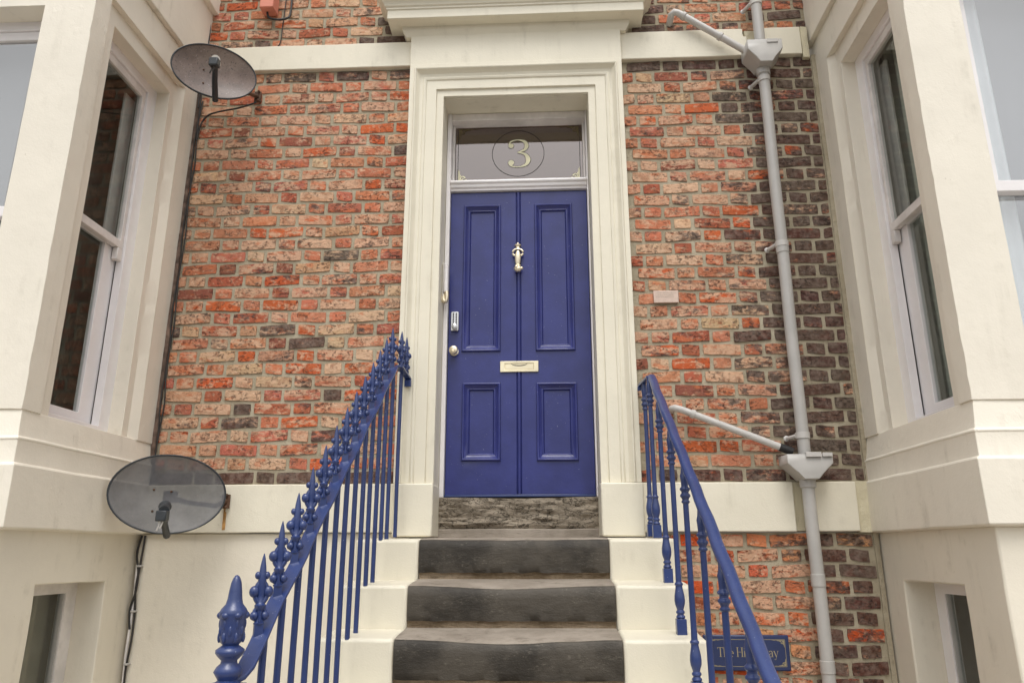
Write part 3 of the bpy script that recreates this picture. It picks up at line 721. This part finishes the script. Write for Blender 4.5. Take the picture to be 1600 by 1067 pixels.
for y, x, z in ((-.185, -.637, .602), (-.115, -.622, .588)): copy_to(fl, (x, y, z), RL, .9)
# newel
NX, NY, NZ = -.686, -2.03, -.702
bm = bmesh.new()
lathe(bm, [(.050, -.02), (.052, -.006), (.044, .006), (.030, .014), (.024, .020), (.030, .030), (.036, .040), (.030, .052), (.021, .060), (.020, .068), (.030, .078), (.036, .086), (.036, .094), (.026, .101), (.020, .106),
           (.026, .112), (.030, .125), (.032, .150), (.033, .172), (.035, .180), (.036, .188), (.031, .197), (.022, .208), (.0185, .222), (.0165, .242), (.0135, .262), (.0095, .274), (.005, .281), (.001, .283)], (NX, NY, NZ), 24, sx=1.03, sy_=1.03)
nw = finish('newel_post', bm, M_RAIL, RL, angle=60)
bm = bmesh.new()
for k in range(6):
    t = k*math.pi/3+.25; ball(bm, (NX+.031*math.cos(t), NY+.031*math.sin(t), NZ+.180), .0115, (1, 1, .85))
    for q in range(3):
        tt = t+.52*(q % 2); ball(bm, (NX+.0305*math.cos(tt), NY+.0305*math.sin(tt), NZ+.125+.017*q), .009, (.6, .6, 1.6), 8, 6)
finish('leaf_ornament', bm, M_RAIL, nw, merge=False)
bm = bmesh.new(); tube(bm, [(NX, NY, NZ-.01), (NX, NY, -1.9)], .022, 14); lathe(bm, [(.022, 0), (.04, .015), (.045, .03), (.03, .04), (.022, .05)], (NX, NY, -.78), 16); finish('newel_shaft', bm, M_RAIL, nw, merge=False)

RR = thing('railing', 'blue iron railing with rounded rail and turned balusters right of the steps', 'railing', (.7, -1.1, -1.9))
def rz_r(y): return .520+(y+.29)*.683
bm = bmesh.new(); dp = [(-.021, -.012), (.021, -.012), (.0215, -.002), (.019, .006), (.013, .011), (.005, .0135), (-.005, .0135), (-.013, .011), (-.019, .006), (-.0215, -.002)]
rings = []
for i in range(34):
    y = -.285-(2.25-.285)*i/33; x = .712+.014*i/33+.002*math.sin(i*1.7); rings.append([bm.verts.new((x+a, y, rz_r(y)+b+.0012*math.sin(i*1.1))) for a, b in dp])
for A, B in zip(rings, rings[1:]):
    for j in range(len(dp)): bm.faces.new((A[j], A[(j+1) % len(dp)], B[(j+1) % len(dp)], B[j]))
bm.faces.new(rings[0]); bm.faces.new(rings[-1][::-1]); finish('handrail', bm, M_RAIL, RR, angle=50, bevel=.002)
bm = bmesh.new(); strip(bm, [(.700, -.285, .522), (.690, -.18, .522), (.676, -.085, .519)], [(.016, .004, 0), (.015, .002, 0), (.014, 0, 0)], .013)
box(bm, .660, .688, -.10, -.080, .49, .513); finish('wall_return', bm, M_RAIL, RR, bevel=.002, merge=False)
def turned(y, x, zt, zb):
    bm = bmesh.new(); s = .0205
    box(bm, x-s, x+s, y-s, y+s, zb-.004, zb+.058)
    lathe(bm, [(.012, .056), (.019, .062), (.0185, .069), (.0135, .073), (.0135, .077), (.0185, .081), (.0175, .088), (.013, .092), (.0155, .100), (.0205, .115), (.0222, .130), (.021, .148), (.017, .168), (.0145, .182), (.0145, .188), (.0175, .192), (.0175, .197), (.0125, .202), (.0115, .26)], (x, y, zb), 14)
    tube(bm, [(x, y, zb+.25), (x, y, zt-.14)], [.0115, .0112], 12)
    t = zt-.15
    lathe(bm, [(.0112, 0), (.0165, .004), (.0165, .010), (.0120, .014), (.0155, .022), (.0205, .028), (.0205, .034), (.0145, .040), (.0145, .047), (.0205, .053), (.0205, .059), (.0135, .066), (.0145, .088), (.0165, .108), (.0125, .122), (.0105, .150)], (x, y, t), 14)
    return finish('baluster', bm, M_RAIL, RR, merge=False, bevel=.0015, seg=1)
turned(-.155, .688, .519, tread_z(-.155)+.014)
for i, y in enumerate([-.29]+[-.55-.266*k for k in range(7)]): turned(y, .697+.003*i, rz_r(y)-.006, tread_z(y)+.004)
fin_src = None

# ---------------------------------------------------------------- bays
def bay(sg, X0, yF, zI, zO, zA, zB, label, low):
    """sg -1 left, +1 right; s measured away from the door: x = X0 + sg*s"""
    T = thing('bay_window', label, 'bay window', (X0+sg*1.2, yF/2, -1.9))
    S = lambda s0, s1, *r: (min(X0+sg*s0, X0+sg*s1), max(X0+sg*s0, X0+sg*s1), *r)
    W = 2.6; yI0, yI1 = -.862, -.262; zS = .235
    fx0, fx1, fz = .262, 2.2, low['fz']
    # basement storey
    ly0, ly1, lz = low['y0'], low['y1'], -.498
    solid('basement_wall', [S(.012, W, yF+.012, .1, -1.9, -.262)], [S(.20, W-.2, yF+.2, 1, -3, -.40), S(-1, .3, ly0, ly1, -1.25, lz), S(.5, 2.0, yF-.5, yF+.3, -1.25, lz)], M_LOW, T, step=.12, rough=.003, bevel=.008, seed=2)
    # plinth mouldings, mitred round the corner
    pr = [(-.03, -.268), (.018, -.262), (.022, -.256), (.022, -.010), (.018, -.003), (.006, .002), (.004, .008), (.004, .098), (.008, .104), (.006, .110), (-.002, .116), (-.004, .125), (-.010, .160), (-.014, .20), (-.02, .234), (-.12, .236), (-.12, -.268)]
    pth = [(X0-sg*.012, .06), (X0-sg*.012, yF-.012), (X0+sg*W, yF-.012)]
    if sg < 0: pth = pth
    prs = pr if sg > 0 else pr
    bm = bmesh.new()
    sweep(bm, pth if sg < 0 else pth, [(u*(1 if sg < 0 else -1), v) for u, v in prs], lambda a, b, v: (a, b, v), nsub=22, rough=.003)
    finish('plinth_moulding', bm, M_BAY, T, angle=26, bevel=.0025, seg=2)
    # main storey shaft: outer skin with splayed recess, then the inner wall
    oy0, oy1 = -.945, -.205
    bm = bmesh.new()
    csg(bm, [S(0, .16, yF, .06, .232, zA), S(0, W, yF, yF+.16, .232, zA)],
        [S(-1, .035, oy0, oy1, .2, zO), S(-1, .3, yI0, yI1, .1, zI), S(fx0, fx1, yF-1, yF+.3, .1, fz), S(fx0-.05, fx1+.05, yF-1, yF+.0, .1, fz+.05)], .05, .0016, 6)
    for v in bm.verts:
        if abs(v.co.x-X0) < .006 and abs(v.co.y-yF) < .006: v.co.x += sg*random.choice((0, 0, 0, 0, .003)); v.co.y += random.choice((0, 0, 0, .001))                                       # splay the jambs and head of the recess
        s = (v.co.x-X0)*sg
        if s < .012 and v.co.z < zO+.006:
            if abs(v.co.y-oy1) < .006: v.co.y += .050
            elif abs(v.co.y-oy0) < .006: v.co.y -= .018
    finish('shaft_wall', bm, M_BAY, T, bevel=.006)
    solid('entablature', [S(-.032, .16, yF-.032, .06, zA+.001, zB), S(-.032, W, yF-.032, yF+.16, zA+.001, zB), S(-.07, .16, yF-.07, .06, zB, 3.7), S(-.07, W, yF-.07, yF+.16, zB, 3.7)], [], M_BAY, T, step=.12, rough=.003, bevel=.005, seed=9)
    # dim room behind the glass
    boxes('interior_wall', [S(.17, W+.1, 1.4, 1.45, -1.9, 3.2), S(W-.05, W+.1, yF+.08, 1.4, -1.9, 3.199), S(.06, W+.1, yF+.06, 1.45, 3.2, 3.25), S(.17, W, yF+.21, 1.4, -.22, -.12), S(.17, W, yF+.21, 1.4, -1.95, -1.9), S(.11, .17, .045, 1.399, -1.89, 3.199)], M_DARKROOM, T, bevel=0)
    # ---- side sash window
    Wd = solid('sash_window', [S(.115, .158, yI0-.02, yI1+.004, zS, zI+.01)], [S(-1, 1, yI0+.085, yI1-.085, zS+.045, zI-.055)], M_WHITE, T, step=.4, rough=.0008, bevel=.003)
    zm = low['zm']
    a, b = yI0+.085, yI1-.085
    solid('upper_sash', [S(.128, .162, a+.001, b-.001, zm-.005, zI-.056)], [S(-1, 1, a+.048, b-.032, zm+.04, zI-.10)], M_WHITEOLD, Wd, step=.4, rough=.0006, bevel=.003)
    solid('lower_sash', [S(.166, .20, a-.01, b+.01, zS+.04, zm+.045)], [S(-1, 1, a+.045, b-.105, zS+.10, zm)], M_WHITE, Wd, step=.4, rough=.0006, bevel=.003)
    boxes('sash_horn', [S(.126, .160, b-.046, b-.002, zm-.075, zm-.006)], M_WHITEOLD, Wd, bevel=.004)
    boxes('sash_pane', [S(.143, .147, a+.04, b-.04, zm+.03, zI-.09)], M_GLASS, Wd, bevel=0, smooth=False)
    boxes('sash_pane', [S(.181, .185, a+.035, b-.035, zS+.09, zm+.01)], M_GLASS, Wd, bevel=0, smooth=False)
    bm = bmesh.new(); csg(bm, [S(.006, .16, yI0+.001, yI1-.001, zS-.06, zS+.004)], [], .06, .0015)
    for v in bm.verts:
        if v.co.z > zS-.02: v.co.z -= .024*(1-((v.co.x-X0)*sg)/.16)
    finish('window_sill', bm, M_BAY, Wd, bevel=.004)
    boxes('inner_shutter', [S(.206, .222, b-.072, b+.03, zS+.02, zI-.10)], M_WHITEOLD, Wd, bevel=.004)
    # ---- front sash window
    Wf = solid('sash_window', [S(fx0-.02, fx1+.02, yF+.115, yF+.158, .236, fz+.02)], [S(fx0+.055, fx1-.055, yF-1, yF+1, .29, fz-.05)], M_WHITE, T, step=.5, rough=.0008, bevel=.003)
    zf = low['zf']; a, b = fx0+.056, fx1-.056
    solid('upper_sash', [S(a, b, yF+.128, yF+.162, zf-.005, fz-.051)], [S(a+.045, b-.045, yF-1, yF+1, zf+.05, fz-.10)], M_WHITE, Wf, step=.5, rough=.0006, bevel=.003)
    solid('lower_sash', [S(a-.01, b+.01, yF+.166, yF+.20, .28, zf+.045)], [S(a+.05, b-.05, yF-1, yF+1, .36, zf)], M_WHITE, Wf, step=.5, rough=.0006, bevel=.003)
    boxes('sash_pane', [S(a+.04, b-.04, yF+.143, yF+.147, zf+.04, fz-.09)], M_GFRONT, Wf, bevel=0, smooth=False)
    boxes('sash_pane', [S(a+.04, b-.04, yF+.181, yF+.185, .35, zf+.01)], M_GFRONT, Wf, bevel=0, smooth=False)
    solid('front_sill', [S(fx0+.002, fx1-.002, yF-.02, yF+.16, .19, .236)], [], M_BAY, Wf, rough=.001)
    # ---- basement side casement
    Wb = solid('basement_window', [S(.155, .20, ly0-.02, ly1+.0, -1.25, lz+.02)], [S(-1, 1, ly0+.05, ly1-.085, -1.2, lz-.055)], M_WHITE if sg > 0 else M_WHITEOLD, T, step=.4, rough=.001, bevel=.003)
    boxes('window_beading', [S(.162, .19, ly1-.095, ly1-.0855, -1.2, lz-.056), S(.162, .19, ly0+.0505, ly0+.06, -1.2, lz-.056)], M_GREYP, Wb, bevel=.001)
    boxes('pane', [S(.176, .180, ly0+.05, ly1-.085, -1.2, lz-.055)], M_GLASS, Wb, bevel=0, smooth=False)
    Wc = solid('basement_window', [S(.48, 2.02, yF+.155, yF+.2, -1.25, lz+.02)], [S(.56, 1.94, yF-1, yF+1, -1.2, lz-.055)], M_WHITE, T, step=.4, rough=.001, bevel=.003)
    boxes('pane', [S(.56, 1.94, yF+.176, yF+.18, -1.2, lz-.055)], M_GLASS, Wc, bevel=0, smooth=False)
    return T
bay(-1, -2.08, -1.085, 2.345, 2.445, 2.652, 3.12, 'cream painted bay window left of the door behind the two dishes', dict(y0=-.79, y1=-.252, fz=2.30, zm=1.28, zf=1.205))
bay(1, 1.885, -1.06, 2.408, 2.518, 2.742, 3.2, 'cream painted bay window right of the grey downpipe', dict(y0=-.75, y1=-.195, fz=2.42, zm=1.285, zf=1.225))

def curtain(name, label, cat, top, bot, z0, z1, mat_, folds, amp, gather=None):
    """hangs between two plan points (x,y)"""
    bm = bmesh.new(); nu, nv = folds*8, 26; g_ = {}
    A, B = Vector(top), Vector(bot)
    d = (B-A).normalized(); nn = Vector((-d.y, d.x))
    for i in range(nu+1):
        for k in range(nv+1):
            u, v = i/nu, k/nv; uu = u
            if gather: uu = u*(1-gather*v)
            p = A.lerp(B, uu)+nn*amp*(math.sin(u*folds*2*math.pi+.6*math.sin(u*9))+.3*math.sin(u*23))
            g_[i, k] = bm.verts.new((p.x, p.y, z0+(z1-z0)*v))
    for i in range(nu):
        for k in range(nv): bm.faces.new((g_[i, k], g_[i+1, k], g_[i+1, k+1], g_[i, k+1]))
    o = finish(name, bm, mat_, angle=80); tag(o, label, cat)
    md = o.modifiers.new('thickness', 'SOLIDIFY'); md.thickness = .002; return o
curtain('curtain', 'white net curtain swept aside inside the right bay front window', 'curtain', (2.12, -.83), (2.37, -.83), .3, 2.95, M_SHEER, 4, .008)
tag(boxes('grey_backing', [(2.13, 4.0, -.775, -.770, .25, 2.95)], simple('grey_blind_cloth', (.36, .36, .37), .9), bevel=0), 'plain grey blind behind the white curtain in the right bay front window', 'blind')
curtain('curtain', 'beige curtain inside the lower left basement window', 'curtain', (-2.34, -.50), (-2.34, -.20), -1.5, -.45, M_CURT, 3, .02)
curtain('curtain', 'pale grey curtain at the edge of the right bay side window', 'curtain', (2.16, -.60), (2.16, -.10), .2, 2.6, simple('pale_green_grey_cloth', (.62, .63, .56), .9), 4, .02)
tag(boxes('grey_backing', [(-4.0, -2.34, -.80, -.795, .25, 2.85)], simple('pale_grey_pane_backing', (.40, .395, .39), .9), bevel=0), 'pale grey sheet added inside the left bay front window to lighten its panes', 'blind')  # added flat sheet; its pale grey stands in for sky reflected in the panes

curtain('curtain', 'olive cloth added inside the left bay side window for its dim room tone', 'curtain', (-2.50, -.90), (-2.50, .55), .2, 2.9, simple('dim_room_tone_cloth', (.30, .285, .235), .9), 7, .008)  # added cloth, its olive colour stands in for the dimness of the room
# ---------------------------------------------------------------- downpipe
DP = thing('downpipe', 'grey plastic downpipe with two hoppers on the sooty brickwork', 'downpipe', (1.522, -.09, -1.9))
PX, PY = 1.522, -.092
def pipe(z0, z1, r=.0325, x=PX): 
    bm = bmesh.new(); n = max(2, int(abs(z1-z0)/.15)); tube(bm, [(x+.0015*math.sin(k), PY, z0+(z1-z0)*k/n) for k in range(n+1)], r, 24); return finish('pipe', bm, M_GREYP, DP, angle=40)
pipe(2.56, 3.75); pipe(.10, 2.50); pipe(-1.93, .0)
def hopper(zt, zc, zb, hw, yf, yk, name='hopper'):
    bm = bmesh.new(); po = [(-hw, zt), (-hw, zc), (-hw*.55, zc-(zc-zb)*.62), (-.038, zb), (.038, zb), (hw*.55, zc-(zc-zb)*.62), (hw, zc), (hw, zt)]
    n = len(po); fr = [bm.verts.new((PX+a*.97, yf, b)) for a, b in po]; bk = [bm.verts.new((PX+a, yk, b)) for a, b in po]
    bm.faces.new(fr); bm.faces.new(bk[::-1])
    for k in range(n):
        if k == n-1: continue
        bm.faces.new((fr[k], fr[(k+1) % n], bk[(k+1) % n], bk[k]))
    o = finish(name, bm, M_GREYP, DP, bevel=.004, merge=False)
    md = o.modifiers.new('wall', 'SOLIDIFY'); md.thickness = .004; md.offset = -1
    bm = bmesh.new(); lathe(bm, [(.037, zb+.012), (.041, zb+.008), (.041, zb-.035), (.037, zb-.04)], (PX, PY, 0), 24); finish('spigot', bm, M_GREYP, o)
    return o
h1 = hopper(2.650, 2.585, 2.495, .108, -.180, -.035); h2 = hopper(.128, .080, .0, .120, -.170, -.03)
boxes('broken_lid', [(1.535, 1.60, -.185, -.178, 2.626, 2.650)], M_GREYL, h1, bevel=.001)
bm = bmesh.new(); csg(bm, [(1.500, 1.578, -.181, -.171, .112, .137), (1.584, 1.634, -.181, -.171, .114, .134)], [], .03, .0015); finish('broken_lid', bm, M_GREYL, h2, bevel=.001)
def clip(z):
    bm = bmesh.new(); lathe(bm, [(.034, z-.017), (.0375, z-.016), (.0375, z+.016), (.034, z+.017)], (PX, PY, 0), 24)
    tube(bm, smooth_path([(PX-.032, PY+.005, z), (PX-.046, PY+.03, z-.004), (PX-.060, PY+.060, z-.006)], 4), [.0115]*9, 8)
    ball(bm, (PX-.064, PY+.068, z-.006), .017, (1, .45, 1)); k = finish('pipe_clip', bm, M_GREYL, DP, merge=False)
    bm = bmesh.new(); ball(bm, (PX-.064, PY+.060, z-.006), .005); finish('screw', bm, M_RUST, k)
for z in (2.985, 2.425, 1.335, .235): clip(z)
for z in (-.5, -.905, 1.31):
    bm = bmesh.new(); lathe(bm, [(.033, z-.03), (.0355, z-.028), (.0355, z+.028), (.033, z+.03)], (PX, PY, 0), 24); finish('pipe_collar', bm, M_GREYP, DP)
def waste(label, pts, r, black, colz):
    T = thing('waste_pipe', label, 'waste pipe', pts[0]); bm = bmesh.new(); tube(bm, pts, r, 16); finish('pipe', bm, M_GREYL, T, angle=50)
    a, b = Vector(pts[-2]), Vector(pts[-1])
    for t in colz: bm = bmesh.new(); p, q = a.lerp(b, t-.018), a.lerp(b, t+.018); tube(bm, [p, q], r*1.26, 18); finish('collar', bm, M_GREYL, T, angle=50)
    if black:
        bm = bmesh.new(); tube(bm, [b, b+(b-a).normalized()*.07], r*1.1, 14); finish('rubber_connector', bm, M_GASK, T)
waste('pale grey waste pipe running from the wall down into the upper hopper', [(.990, .02, 2.925), (.990, -.035, 2.93), (.994, -.060, 2.945), (1.012, -.072, 2.957), (1.035, -.075, 2.946), (1.45, -.085, 2.628)], .0215, False, (.08, .60))
waste('pale grey waste pipe running from behind the right railing into the lower hopper', [(.850, .02, .395), (.850, -.035, .398), (.862, -.055, .398), (.895, -.062, .388), (1.40, -.078, .178)], .0195, True, (.12,))

# ---------------------------------------------------------------- satellite dishes
def dish(name, label, c, az, el, roll, a, b, mt, arm_to, wall, col, lnbcol):
    T = thing('satellite_dish', label, 'satellite dish', c)
    c = Vector(c); n_ = Vector((math.sin(az)*math.cos(el), -math.cos(az)*math.cos(el), math.sin(el))); h = Vector((math.cos(az), math.sin(az), 0)); u = n_.cross(h); u = -u if u.z < 0 else u
    h2 = math.cos(roll)*h+math.sin(roll)*u; u2 = -math.sin(roll)*h+math.cos(roll)*u
    def pt(x, z, d): return c+h2*x*a+u2*z*b+n_*d
    bm = bmesh.new(); NR, NA = 9, 56; ctr = bm.verts.new(pt(0, 0, -.045)); prev = None
    for i in range(1, NR+1):
        r = i/NR; ring = [bm.verts.new(pt(r*math.cos(t), r*math.sin(t), -.045*(1-r*r))) for t in (2*math.pi*k/NA for k in range(NA))]
        for k in range(NA):
            if prev: bm.faces.new((prev[k], prev[(k+1) % NA], ring[(k+1) % NA], ring[k]))
            else: bm.faces.new((ctr, ring[k], ring[(k+1) % NA]))
        prev = ring
    o = finish('reflector', bm, mt, T, angle=80)
    bm = bmesh.new(); P_ = [pt(math.cos(t), math.sin(t), .0) for t in (2*math.pi*k/NA for k in range(NA+1))]; tube(bm, P_, .0042, 8, cap=False)
    P_ = [pt(.992*math.cos(t), .992*math.sin(t), -.010) for t in (2*math.pi*k/NA for k in range(NA+1))]; tube(bm, P_, .004, 8, cap=False); finish('rim', bm, col, T)
    # mount
    bk = pt(0, -.05, -.06); bm = bmesh.new(); wl = Vector(wall)
    tube(bm, [bk, bk.lerp(wl, .25)+Vector((0, .05, -.02)), Vector((wl.x-.02, wl.y-.08, wl.z-.03)), wl], .013, 10)
    box(bm, wl.x-.022, wl.x+.020, wl.y-.006, wl.y+.012, wl.z-.038, wl.z+.036)
    for dz in (-.032, .032): ball(bm, (wl.x+.008, wl.y-.012, wl.z+dz), .008)
    box(bm, bk.x-.03, bk.x+.03, bk.y+.01, bk.y+.05, bk.z-.03, bk.z+.03)
    finish('wall_bracket', bm, M_RUST, T, merge=False, bevel=.002)
    for x, z in ((-.25, .10), (.05, .08), (-.22, -.45), (.0, -.5)): bm = bmesh.new(); ball(bm, pt(x, z, -.045*(1-x*x-z*z)+.001), .006); finish('bolt', bm, M_RUST, T)
    # feed arm and receiver
    s = pt(arm_to[0], -.985, -.002); e = Vector(arm_to[1]); bm = bmesh.new(); d = (e-s); 
    tube(bm, [s-Vector((0, -.02, .012)), s.lerp(e, .5)+Vector((0, 0, -.006)), e], [.018, .016, .014], 8); finish('feed_arm', bm, M_LNB, T)
    bm = bmesh.new(); di = (pt(0, 0, -.03)-e).normalized()
    def seg(p, q, r0, r1): tube(bm, [p, q], [r0, r1], 16)
    seg(e-di*.01, e+di*.035, .024, .024); seg(e+di*.035, e+di*.06, .022, .030); ball(bm, e+di*.06, .029, (1, 1, .9), 16, 10)
    L_ = finish('receiver', bm, lnbcol[0], T, merge=False)
    bm = bmesh.new(); box(bm, e.x-.026, e.x+.026, e.y-.03, e.y+.012, e.z-.052, e.z-.002); finish('receiver_body', bm, lnbcol[1], L_, bevel=.006)
    bm = bmesh.new(); tube(bm, smooth_path([(e.x-.01, e.y-.01, e.z-.05), (e.x-.012, e.y-.012, e.z-.075), (e.x-.02, e.y-.01, e.z-.095)], 4), .0035, 6); tube(bm, smooth_path([(e.x+.006, e.y-.01, e.z-.05), (e.x+.002, e.y-.012, e.z-.07), (e.x-.006, e.y-.01, e.z-.085)], 4), .0035, 6); finish('cable_end', bm, M_GREYL if c.z < 1 else M_BLACK, L_, merge=False)
    return T
dish('d', 'upper maroon satellite dish mounted at the string course beside the left bay', (-1.780, -.40, 2.386), .508, -.042, -.001, .236, .168, M_DISH1, (.06, (-1.685, -.585, 2.325)), (-1.665, -.035, 2.455), M_LNB, (M_LNBW, M_LNB))
dish('d', 'lower dark grey satellite dish in front of the band beside the left bay', (-1.773, -.35, -.072), .493, .006, -.033, .275, .196, M_DISH2, (.05, (-1.675, -.56, -.165)), (-1.600, -.05, -.090), M_LNB, (M_LNB, M_LNB))
bm = bmesh.new(); csg(bm, [(-1.614, -1.597, -.0355, -.0335, -.243, -.125)], [], .02, .003); tag(finish('rust_streak', bm, M_RUSTRUN), 'orange rust streak on the band below the lower dish bracket', 'stain')

# ---------------------------------------------------------------- cables
def cable(label, runs, r):
    T = thing('cable', label, 'cable', runs[0][0])
    for p in runs: bm = bmesh.new(); tube(bm, smooth_path(p, 6), r, 8); finish('cable_run', bm, M_BLACK, T, angle=80)
    return T
def wig(x, y, z0, z1, n, s, amp=.006): return [(x+amp*math.sin(k*1.9+s), y+.003*math.sin(k*2.3+s), z0+(z1-z0)*k/n) for k in range(n+1)]
cb = cable('black cables running down the corner between brick wall and left bay', [wig(-2.052, -.014, 3.6, -.0, 22, 0), wig(-2.040, -.016, 2.45, -.0, 16, 2), wig(-2.062, -.016, 3.6, 2.4, 8, 4, .004)], .0042)
cb2 = cable('black cable and grey conduit in the corner of the rendered basement wall', [wig(-2.05, -.02, -.27, -1.9, 12, 1, .007), wig(-2.062, -.022, -.27, -.75, 5, 3, .012)], .0058)
bm = bmesh.new(); tube(bm, wig(-2.066, -.014, -.42, -1.9, 10, 5, .002), .007, 8); finish('conduit', bm, M_WHITEOLD, cb2)
for z in (-.43, -.66, -.92, -1.2): boxes('cable_clip', [(-2.066, -2.040, -.032, -.004, z-.005, z+.005)], M_GREYP, cb2, bevel=.002)
cable('black cable looping from the upper dish bracket to the bay corner', [[(-1.665, -.05, 2.405), (-1.72, -.06, 2.375), (-1.80, -.05, 2.362), (-1.92, -.03, 2.355), (-1.99, -.02, 2.335), (-2.03, -.016, 2.27), (-2.042, -.016, 2.16)]], .0055)
cable('black cable hanging from the salmon box and down the brick wall', [[(-1.655, -.05, 3.085), (-1.64, -.05, 3.045), (-1.59, -.04, 3.035), (-1.53, -.03, 3.05), (-1.51, -.02, 3.10), (-1.512, -.015, 3.3)], ], .0075)
cable('thin grey cable running down the upper left brickwork to the string course', [[(-1.555, -.012, 3.5), (-1.552, -.012, 3.2), (-1.558, -.012, 3.0), (-1.562, -.012, 2.88), (-1.585, -.012, 2.838)]], .0035)
bm = bmesh.new(); box(bm, -1.692, -1.598, -.10, -.006, 3.088, 3.34); tag(finish('alarm_box', bm, M_ALARM, bevel=.006), 'salmon pink plastic box on the brick wall at the top left', 'alarm box')

# ---------------------------------------------------------------- name sign and plaque
SG = thing('name_sign', 'navy name sign lettered The Hideaway on brickwork behind the right railing', 'sign', (1.15, 0, -.85))
sx0, sx1, sz0, sz1 = .937, 1.366, -.935, -.766
boxes('sign_board', [(sx0, sx1, -.026, -.006, sz0, sz1)], M_SIGN, SG, bevel=.006)
SY = -.0266
bm = bmesh.new()
for i0, wd in ((.020, .0022),):
    a, b, c, d = sx0+i0, sx1-i0, sz0+i0, sz1-i0
    for q in ((a, b, c, c+wd), (a, b, d-wd, d), (a, a+wd, c, d), (b-wd, b, c, d)):
        bm.faces.new([bm.verts.new(v) for v in ((q[0], SY, q[2]), (q[1], SY, q[2]), (q[1], SY, q[3]), (q[0], SY, q[3]))])
for sx_, sz_, x, z in ((1, 1, sx0+.024, sz0+.024), (-1, 1, sx1-.024, sz0+.024), (1, -1, sx0+.024, sz1-.024), (-1, -1, sx1-.024, sz1-.024)): corner_scroll(bm, x, z, sx_, sz_, .034, SY-.0003)
finish('gold_border', bm, M_SGOLD, SG, smooth=False, merge=False)
bm = bmesh.new(); cur = [1.005, -.869]; EM = .045; yq = [SY-.0006]
def stv(x0, y0, x1, y1, w_):
    a, b = Vector((x0, y0)), Vector((x1, y1)); n_ = (b-a).normalized(); n_ = Vector((-n_.y, n_.x))*w_/2
    yq[0] -= .000006; bm.faces.new([bm.verts.new((cur[0]+p.x*EM, yq[0], cur[1]+p.y*EM)) for p in (a+n_, b+n_, b-n_, a-n_)])
def serif(x, y, w_=.22): stv(x-w_/2, y, x+w_/2, y, .035)
def arc(cx, cy_, rx, ry, a0, a1, w0=.04, w1=.11):
    n = 10; yq[0] -= .000006
    pts = [(cur[0]+(cx+rx*math.cos(R(a0+(a1-a0)*k/n)))*EM, cur[1]+(cy_+ry*math.sin(R(a0+(a1-a0)*k/n)))*EM) for k in range(n+1)]
    ws = [(w0+(w1-w0)*abs(math.cos(R(a0+(a1-a0)*k/n))))*EM for k in range(n+1)]
    flat_stroke(bm, pts, ws, yq[0], 2)
def gl(ch):
    if ch == 'T': stv(.33, 0, .33, 1, .11); stv(.02, .98, .64, .98, .045); stv(.03, .98, .03, .80, .035); stv(.63, .98, .63, .80, .035); serif(.33, .015, .3); return .64
    if ch == 'h': stv(.1, 0, .1, 1.02, .10); serif(.1, .015); arc(.28, .42, .18, .20, 170, 0, .05, .09); stv(.46, 0, .46, .43, .10); serif(.46, .015); return .60
    if ch == 'H': stv(.12, 0, .12, 1, .11); stv(.62, 0, .62, 1, .11); stv(.12, .51, .62, .51, .045); [serif(x, y, .27) for x in (.12, .62) for y in (.015, .985)]; return .78
    if ch == 'i': stv(.1, 0, .1, .64, .10); serif(.1, .015); stv(.1, .82, .1, .93, .11); stv(.02, .62, .1, .62, .035); return .25
    if ch == 'd': arc(.27, .31, .21, .30, 60, 310, .04, .11); stv(.46, 0, .46, 1.02, .10); stv(.38, 1.0, .46, 1.0, .035); serif(.5, .015, .14); return .60
    if ch == 'e': stv(.07, .36, .46, .36, .04); arc(.27, .31, .20, .31, 0, 315, .04, .11); return .54
    if ch == 'a': stv(.38, .08, .38, .48, .10); arc(.22, .46, .16, .17, 0, 160, .04, .10); arc(.22, .18, .15, .17, 60, 330, .035, .10); serif(.43, .02, .14); return .50
    if ch == 'w': stv(.08, .63, .24, .02, .10); stv(.24, .02, .40, .6, .035); stv(.38, .63, .54, .02, .10); stv(.54, .02, .72, .63, .035); serif(.08, .625); serif(.72, .625, .18); return .78
    if ch == 'y': stv(.08, .63, .29, .03, .10); stv(.50, .63, .22, -.20, .04); arc(.16, -.2, .07, .07, 0, -180, .03, .05); serif(.08, .625); serif(.50, .625, .18); return .56
    return .26
for ch in 'The Hideaway': cur[0] += gl(ch)*EM*1.0+.0008
finish('lettering', bm, M_SGOLD, SG, smooth=False, merge=False)
PQ = thing('plaque', 'small pale blank looking plaque on the bricks right of the door', 'plaque', (.857, 0, 1.057))
boxes('plaque_plate', [(.787, .930, -.020, -.004, 1.020, 1.094)], M_PLAQ, PQ, bevel=.0025)
bm = bmesh.new(); yq[0] = -.0207
for z, xa, xb in ((1.078, .80, .915), (1.066, .81, .895), (1.054, .80, .905)):
    x = xa
    while x < xb: w_ = random.uniform(.004, .012); bm.faces.new([bm.verts.new(v) for v in ((x, -.0204, z), (x+w_, -.0204, z), (x+w_, -.0204, z+.0035), (x, -.0204, z+.0035))]); x += w_+.003
finish('worn_engraving', bm, simple('worn_engraving_grey', (.45, .36, .28), .6), PQ, smooth=False, merge=False)
